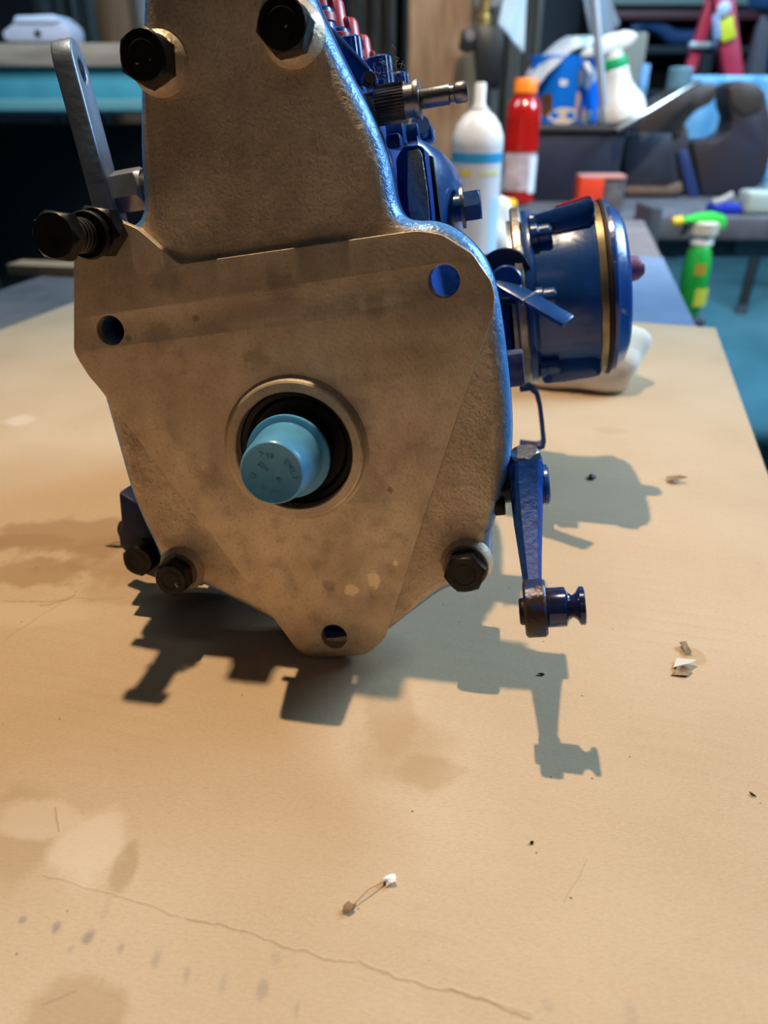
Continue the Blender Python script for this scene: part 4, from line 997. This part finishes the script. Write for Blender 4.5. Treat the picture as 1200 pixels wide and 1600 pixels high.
MB().lathe([(.020, GH*.70), (.021, GH*.705), (.021, GH*.765), (.019, GH*.77)], (0, 0, 0), (0, 0, 1), 28).build('collar', WHITE, gs)
MB().lathe([(.018, GH*.765), (.026, GH*.80), (.027, GH*.90), (.020, GH*.92)], (0, 0, 0), (0, 0, 1), 28).build('neck', mat('cream_plastic', (.55, .50, .42), .4), gs)
MB().prism([(-.045, GH*.90), (-.042, GH*.945), (-.012, GH*.985), (.012, GH*1.0), (.030, GH*.975), (.036, GH*.91), (.034, GH*.84), (.024, GH*.83), (.018, GH*.89), (-.005, GH*.90)], -.014, .014, .005).build('trigger_head', mat('bright_green_plastic', (.05, .66, .08), .3), gs)
MB().cyl((-.045, 0, GH*.915), (-.062, 0, GH*.905), .010, .008).build('nozzle', mat('yellow_nozzle', (.80, .55, .03), .4), gs)
MB().box((-.036, 0, GH*.84), (.006, .012, GH*.11), Matrix.Rotation(R(18), 3, 'Y'), .002).build('trigger', DARK_STEEL, gs)
MB().patch(.0312, R(-115), R(-80), GH*.43, GH*.54, n=6, r1=.0318).build('label_spot', mat('ochre_print', (.42, .26, .03), .5), gs)
MB().patch(.030, R(-100), R(-45), GH*.12, GH*.30, n=8, r1=.032).build('label_spot', mat('lime_print', (.50, .55, .05), .5), gs)

# ================================================================== far right of the workshop
# small jug and blue tool at the right of the rear bench
bz = b2z-.0075
jp = on_y(1178, 340, 1.72); jp.z = bz
jh = on_y(1178, 292, 1.72).z - jp.z
jg = empty('white_jug', jp, 'small translucent white jug with a blue cap right of the vise', 'jug')
MB().box((0, 0, jh*.45), (.070, .055, jh*.9), bev=.010, seg=3).build('jug_body', mat('milky_plastic', (.42, .50, .48), .4, 0, .2, 6), jg)
MB().cyl((.020, 0, jh*.88), (.020, 0, jh*1.15), .016, .013).build('jug_cap', mat('blue_cap', (.18, .38, .55), .4), jg)
tp_ = on_y(1127, 341, 1.72); tp_.z = bz
bt_ = empty('blue_tool', tp_, 'royal blue hand tool with a pale grip lying beside the white jug', 'tool')
MB().box((0, 0, .010), (.060, .05, .020), bev=.006).build('tool_body', mat('royal_blue', (.01, .03, .40), .4), bt_)
MB().tube([(-.028, -.008, .022), (-.008, -.008, .027), (.012, -.006, .038)], .007, 10).build('grip', mat('pale_grip', (.40, .38, .36), .5), bt_)
# tripod stand
ft = on_z(1157, 489, FLOOR_Z)
apx = on_y(1228, 215, ft.y+.18)
ts = empty('tripod_stand', (apx.x, apx.y, FLOOR_Z), 'black tripod stand on the teal floor at the right', 'stand')
GREY_T = mat('black_tripod', (.022, .022, .025), .45)
for k, fp in enumerate((ft, Vector((apx.x+.50, ft.y-.05, FLOOR_Z)), Vector((apx.x+.55, apx.y+.45, FLOOR_Z)))):
    a = fp - ts.location; b2 = apx - ts.location
    lg_ = MB().tube([a + Vector((0, 0, .02)), a.lerp(b2, .5), b2], .027, 12).build('leg', GREY_T, ts)
    MB().lathe([(.034, 0), (.034, .012), (.024, .05)], a, (0, 0, 1), 20).build('rubber_foot', mat('grey_rubber', (.10, .09, .10), .6) if k == 0 else MATS['grey_rubber'], lg_)
MB().cyl(apx - ts.location - Vector((0, 0, .3)), apx - ts.location + Vector((0, 0, .5)), .022).build('column', GREY_T, ts)
# pale blue tarp behind the vise
Ya = 2.33
def tarp(u_, v_):
    a = on_y(1076, 118, Ya); b2 = on_y(1420, 112, Ya); zt_ = a.z; x = a.x + (b2.x-a.x)*u_
    z = zt_ - v_*(zt_-b2z+.006)
    return Vector((x, Ya + .012*math.sin(u_*40+v_*3) + .01*noise.noise(Vector((u_*5, v_*5, 0))), z))
o = MB().grid(tarp, 50, 14).build('blue_tarp', mat('pale_blue_tarp', (.13, .40, .72), .45, 0, .12, 4), angle=80); solid(o, .003)
tag(o, 'pale blue tarp hanging behind the bench vise', 'tarp')
# red step ladder
Yl = 2.50
lo_ = on_y(1110, 120, Yl); lo_.z = b2z-.0075
ld = empty('folding_stand', lo_, 'red folding stand with a yellow sticker rising behind the blue tarp', 'stand')
RED = mat('red_ladder_paint', (.42, .03, .085), .4, 0, .2, 10)
def lp_(x, y, Y=Yl): return on_y(x, y, Y) - lo_
def bar_(name, a, b2, w1, t1, mt, par):
    d = (b2-a); z = d.normalized(); x = Vector((0, 1, 0)).cross(z).normalized(); y = z.cross(x)
    return MB().box((a+b2)/2, (w1, t1, d.length), Matrix((x, y, z)).transposed(), .004).build(name, mt, par)
def down(a, b2):   # carry the line a->b2 down to the bench
    t = (.009 - a.z)/(b2.z-a.z); return a.lerp(b2, t)
a, b2 = lp_(1122, -30), lp_(1074, 120); bar_('rear_rail', a, down(a, b2), .028, .03, RED, ld)
a, b2 = lp_(1126, -30, 2.45), lp_(1146, 120, 2.45); bar_('front_rail', a, down(a, b2), .052, .022, RED, ld)
a, b2 = lp_(1128, -30, 2.53), lp_(1135, 120, 2.53); bar_('front_rail', a, down(a, b2), .04, .02, RED, ld)
bar_('spreader_bar', lp_(1076, 70, 2.47), lp_(1130, 71, 2.47), .014, .014, mat('pale_steel', (.40, .60, .72), .4, .4), ld)
bar_('sticker', lp_(1134, 28, 2.425), lp_(1139, 62, 2.425), .038, .004, mat('yellow_green_sticker', (.58, .72, .03), .5), ld)
bar_('hinge_plate', lp_(1118, 22, 2.425), lp_(1121, 62, 2.425), .020, .010, mat('pale_blue_hinge', (.22, .34, .62), .4), ld)
MB().ball(lp_(1131, 14, 2.425), .019, (1, .4, 1), 2).build('hinge_cap', mat('pale_cap', (.40, .58, .80), .4), ld)
# shelving behind everything at right
Ys = 6.0
so = on_y(1060, 60, Ys); so.z = FLOOR_Z
sh = empty('shelving_unit', so, 'tall dark shelving unit against the rear behind the ladder', 'shelving')
SHM = mat('dark_shelf', (.020, .024, .032), .7)
def lpx(x, y, Y=Ys): return on_y(x, y, Y) - so
for (ya, yb_, mt, dy) in ((-4, 9, mat('grey_green_board', (.20, .24, .21), .6), 0), (17, 31, mat('dark_red_beam', (.11, .025, .03), .5), .0), (72, 84, SHM, 0), (140, 150, SHM, 0), (260, 272, SHM, 0)):
    a, b2 = lpx(935, yb_), lpx(1330, ya)
    MB().box(((a.x+b2.x)/2, .2, (a.z+b2.z)/2), (b2.x-a.x, .5, b2.z-a.z), bev=.004).build('shelf_board', mt, sh)
for x in (930, 1100, 1330):
    c = lpx(x, 100); MB().box((c.x, .2, 1.1), (.08, .5, 2.2), bev=.004).build('upright', SHM, sh)
MB().box((lpx(1130, 0).x, .47, 1.1), (2.3, .03, 2.2)).build('back_panel', SHM, sh)
# clutter on the shelf and on the rear bench
def shelf_top(x, ya): v = on_y(x, ya, Ys); return v.z
zs_ = shelf_top(1100, 72)
hz = MB().tube([Vector((on_y(x, 80, Ys).x, Ys+.06, zs_+dz)) for x, dz in ((985, .09), (1005, .14), (1030, .11), (1050, .055), (1075, .05), (1092, .05))], .05, 10).build('blue_hose', mat('dark_blue_hose', (.02, .06, .17), .5))
tag(hz, 'dark blue hose draped along a shelf behind the red stand', 'hose')
q = on_y(1062, 126, 2.22)
o = MB().cyl(Vector((q.x, q.y, bz)), Vector((q.x, q.y, q.z+.03)), .030, n=28, ch=.004).build('teal_roll', mat('teal_roll', (.10, .22, .30), .5)); tag(o, 'dull teal roll standing behind the flat steel bar', 'roll')
q = on_y(1009, 100, 2.30)
o = MB().box((q.x, 2.30, (q.z+bz)/2), (.022, .02, q.z-bz), bev=.004).build('blue_strip', mat('light_blue_strip', (.14, .36, .70), .4)); tag(o, 'narrow light blue strip standing behind the white spray bottle', 'strip')
q = on_y(984, 52, 2.42)
o = MB().box((q.x, 2.42, (q.z+bz)/2), (.075, .1, q.z-bz), bev=.006).build('grey_carton', mat('grey_green_carton', (.18, .21, .19), .6)); tag(o, 'tall grey-green carton behind the head of the white spray bottle', 'carton')
m_ = MB().ball((0, 0, 0), 1, (1, 1, 1), 3, .3, 2, 1.4)
for v in m_.bm.verts: v.co.z = max(v.co.z, -.6)
q = on_y(1195, 30, 6.0)
m_.xf(Matrix.Translation(Vector((q.x, Ys+.05, shelf_top(1195, 17)+.15))) @ Matrix.Diagonal((.28, .2, .25, 1)))
tag(m_.build('blue_sack', mat('navy_sack', (.03, .09, .22), .6), angle=60), 'navy blue sack at the top right beside the red stand', 'sack')
q = on_y(1206, 66, 6.0); zc_ = shelf_top(1200, 72)
o = MB().box((q.x+.1, Ys+.02, zc_+.07), (.42, .25, .14), bev=.01).build('red_crate', mat('dull_red_crate', (.16, .02, .03), .6)); tag(o, 'dull red crate on the shelf at the right border', 'crate')
q = on_y(1166, 20, 2.52); 
m_ = MB().ball((0, 0, 0), 1, (1, 1, 1), 3, .3, 5, 1.4).xf(Matrix.Translation(Vector((q.x+.022, 2.44, (q.z+bz)/2))) @ Matrix.Diagonal((.032, .035, (q.z-bz)/2*1.0, 1)))
tag(m_.build('dark_bundle', mat('slate_bundle', (.035, .05, .08), .7), angle=60), 'dark slate bundle standing right of the red stand', 'bundle')

# ================================================================== middle of the background: wooden post, dark drapes, nail gun
WOOD = mat('brown_post_wood', (.34, .20, .105), .65, 0, .35, 14, .2, 60, stretch=(6, 6, .6), col2=(.22, .125, .065))
def post(xa, xb, Y, th_, name, mt, label, cat, z1=2.0):
    a, b2 = on_y(xa, 120, Y), on_y(xb, 120, Y)
    o = MB().box(((a.x+b2.x)/2, Y+th_/2, (z1+FLOOR_Z)/2), (b2.x-a.x, th_, z1-FLOOR_Z), bev=.004).build(name, mt)
    return tag(o, label, cat)
post(638, 748, 2.62, .14, 'wooden_post', WOOD, 'wide brown wooden post behind the spray can', 'post')
post(160, 214, 3.4, .14, 'wooden_post', mat('dark_brown_post', (.15, .085, .045), .7, 0, .3, 12, stretch=(6, 6, .6)), 'dark brown wooden post behind the left work table', 'post')
post(211, 250, 3.6, .05, 'grey_board', mat('grey_blue_board', (.26, .30, .36), .6, 0, .3, 8), 'pale grey-blue upright board between the dark post and the pump', 'board')
def drape(xa, xb, Y, name, mt, label, z0=FLOOR_Z+.002, z1=1.7, folds=5, amp=.03):
    a, b2 = on_y(xa, 120, Y), on_y(xb, 120, Y)
    o = MB().grid(lambda u_, v_: Vector((a.x+(b2.x-a.x)*u_, Y + amp*math.sin(u_*folds*6.28) + amp*.4*math.sin(u_*folds*15+v_*2), z0+(z1-z0)*v_)), folds*14, 6).build(name, mt, angle=80)
    solid(o, .006); return tag(o, label, 'curtain')
drape(548, 642, 3.0, 'dark_curtain', mat('charcoal_cloth', (.060, .056, .052), .9, 0, .7, 20, stretch=(5, 5, .3), col2=(.012, .014, .016)), 'charcoal striped curtain hanging left of the wide wooden post', folds=4)
drape(74, 166, 3.31, 'dark_curtain', mat('teal_cloth', (.022, .042, .050), .9, 0, .6, 20, stretch=(5, 5, .3)), 'dark teal curtain hanging behind the left table', folds=4)
drape(745, 840, 3.4, 'dark_curtain', mat('grey_brown_cloth', (.10, .095, .085), .9, 0, .6, 10, stretch=(5, 5, .3)), 'grey-brown curtain behind the pale blue bag', folds=3)
# spray gun hanging on the post
Yn = 2.50
no = on_y(752, 135, Yn)
ng = empty('spray_gun', no, 'black spray gun with brass fitting hanging on the wooden post', 'spray gun')
ln = lambda x, y: ((on_y(x, y, Yn)-no).x, (on_y(x, y, Yn)-no).z)
BLKP = mat('black_gun_body', (.014, .013, .013), .4)
MB().prism([ln(x, y) for x, y in ((742, 40), (782, 42), (786, 70), (778, 140), (745, 140), (741, 82))], -.03, .03, .006).build('gun_body', BLKP, ng)
MB().prism([ln(x, y) for x, y in ((722, 46), (745, 40), (746, 78), (728, 84), (716, 76))], -.022, .022, .006).build('gun_grip', BLKP, ng)
MB().cyl(Vector((ln(733, 56)[0], -.03, ln(733, 56)[1])), Vector((ln(733, 56)[0], -.018, ln(733, 56)[1])), .014).build('grip_knob', STEEL, ng)
bx_, bz_ = ln(757, 40)
MB().lathe([(.020, 0), (.020, .02), (.013, .026), (.013, .06), (.018, .065), (.018, .10), (.010, .11)], (bx_, 0, bz_), (0, 0, 1), 24).build('brass_fitting', BRASS, ng)
MB().lathe([(.035, .045), (.040, .055), (.040, .14)], (bx_+.01, .05, bz_), (0, 0, 1), 24).build('paint_cup', mat('smoky_cup', (.30, .28, .26), .3), ng)
MB().tube([(bx_, .06, bz_+.10), (bx_, .09, bz_+.16), (bx_, .115, bz_+.15)], .006, 8).build('hanger_hook', STEEL, ng)

# ================================================================== left work table
Ylt = 2.32
zt0 = on_y(100, 68, Ylt).z; zt1 = on_y(100, 105, Ylt).z; za = on_y(100, 177, Ylt-.0).z
lt_ = empty('left_table', (-.95, Ylt+.35, FLOOR_Z), 'high work table with wooden top and teal apron at the left', 'table')
TW = mat('weathered_top', (.26, .22, .18), .7, 0, .35, 12, .2, 60, stretch=(.6, 6, 6))
MB().box((0, 0, (zt0+zt1)/2-FLOOR_Z), (1.30, .75, zt0-zt1), bev=.006).build('table_top', TW, lt_)
TEAL = mat('teal_apron_paint', (.045, .26, .36), .5, 0, .2, 10)
MB().box((0, -.33, (zt1+za)/2-FLOOR_Z), (1.26, .04, zt1-za), bev=.003).build('apron', TEAL, lt_)
MB().box((0, -.352, za+.02-FLOOR_Z), (1.26, .012, .028), bev=.003).build('apron_lip', mat('teal_grey_lip', (.09, .24, .28), .5), lt_)
for x in (-.58, .58):
    for y in (-.28, .30): MB().box((x, y, (zt1-FLOOR_Z)/2), (.07, .07, zt1-FLOOR_Z), bev=.003).build('leg', MATS['bench_frame_paint'], lt_)
Yd = Ylt+.05
dv_o = on_y(55, 68, Yd); dv_o.z = zt0
dvc = empty('white_device', dv_o, 'white handheld plastic device lying on the left table', 'device')
ld_ = lambda x, y: ((on_y(x, y, Yd)-dv_o).x, max(0.0, (on_y(x, y, Yd)-dv_o).z))
MB().prism([ld_(x, y) for x, y in ((10, 62), (8, 50), (24, 38), (30, 30), (90, 27), (104, 36), (112, 48), (112, 66), (20, 66))], -.02, .10, .006).build('device_body', mat('lavender_white', (.36, .39, .50), .4), dvc)
MB().prism([ld_(x, y) for x, y in ((26, 37), (30, 26), (88, 24), (100, 31), (92, 38))], -.026, .09, .004).build('device_lid', mat('pale_blue_lid', (.42, .50, .66), .4), dvc)
MB().cyl(Vector((ld_(64, 53)[0], -.024, ld_(64, 53)[1])), Vector((ld_(64, 53)[0], -.018, ld_(64, 53)[1])), .008).build('button', BLACK, dvc)
# dark clutter below the left table
o = MB().box((-1.05, 3.145, FLOOR_Z+.502), (1.3, .15, 1.0), bev=.02).build('black_cabinet', mat('black_cabinet', (.010, .011, .014), .6)); tag(o, 'black cabinet standing under and behind the left table', 'cabinet')
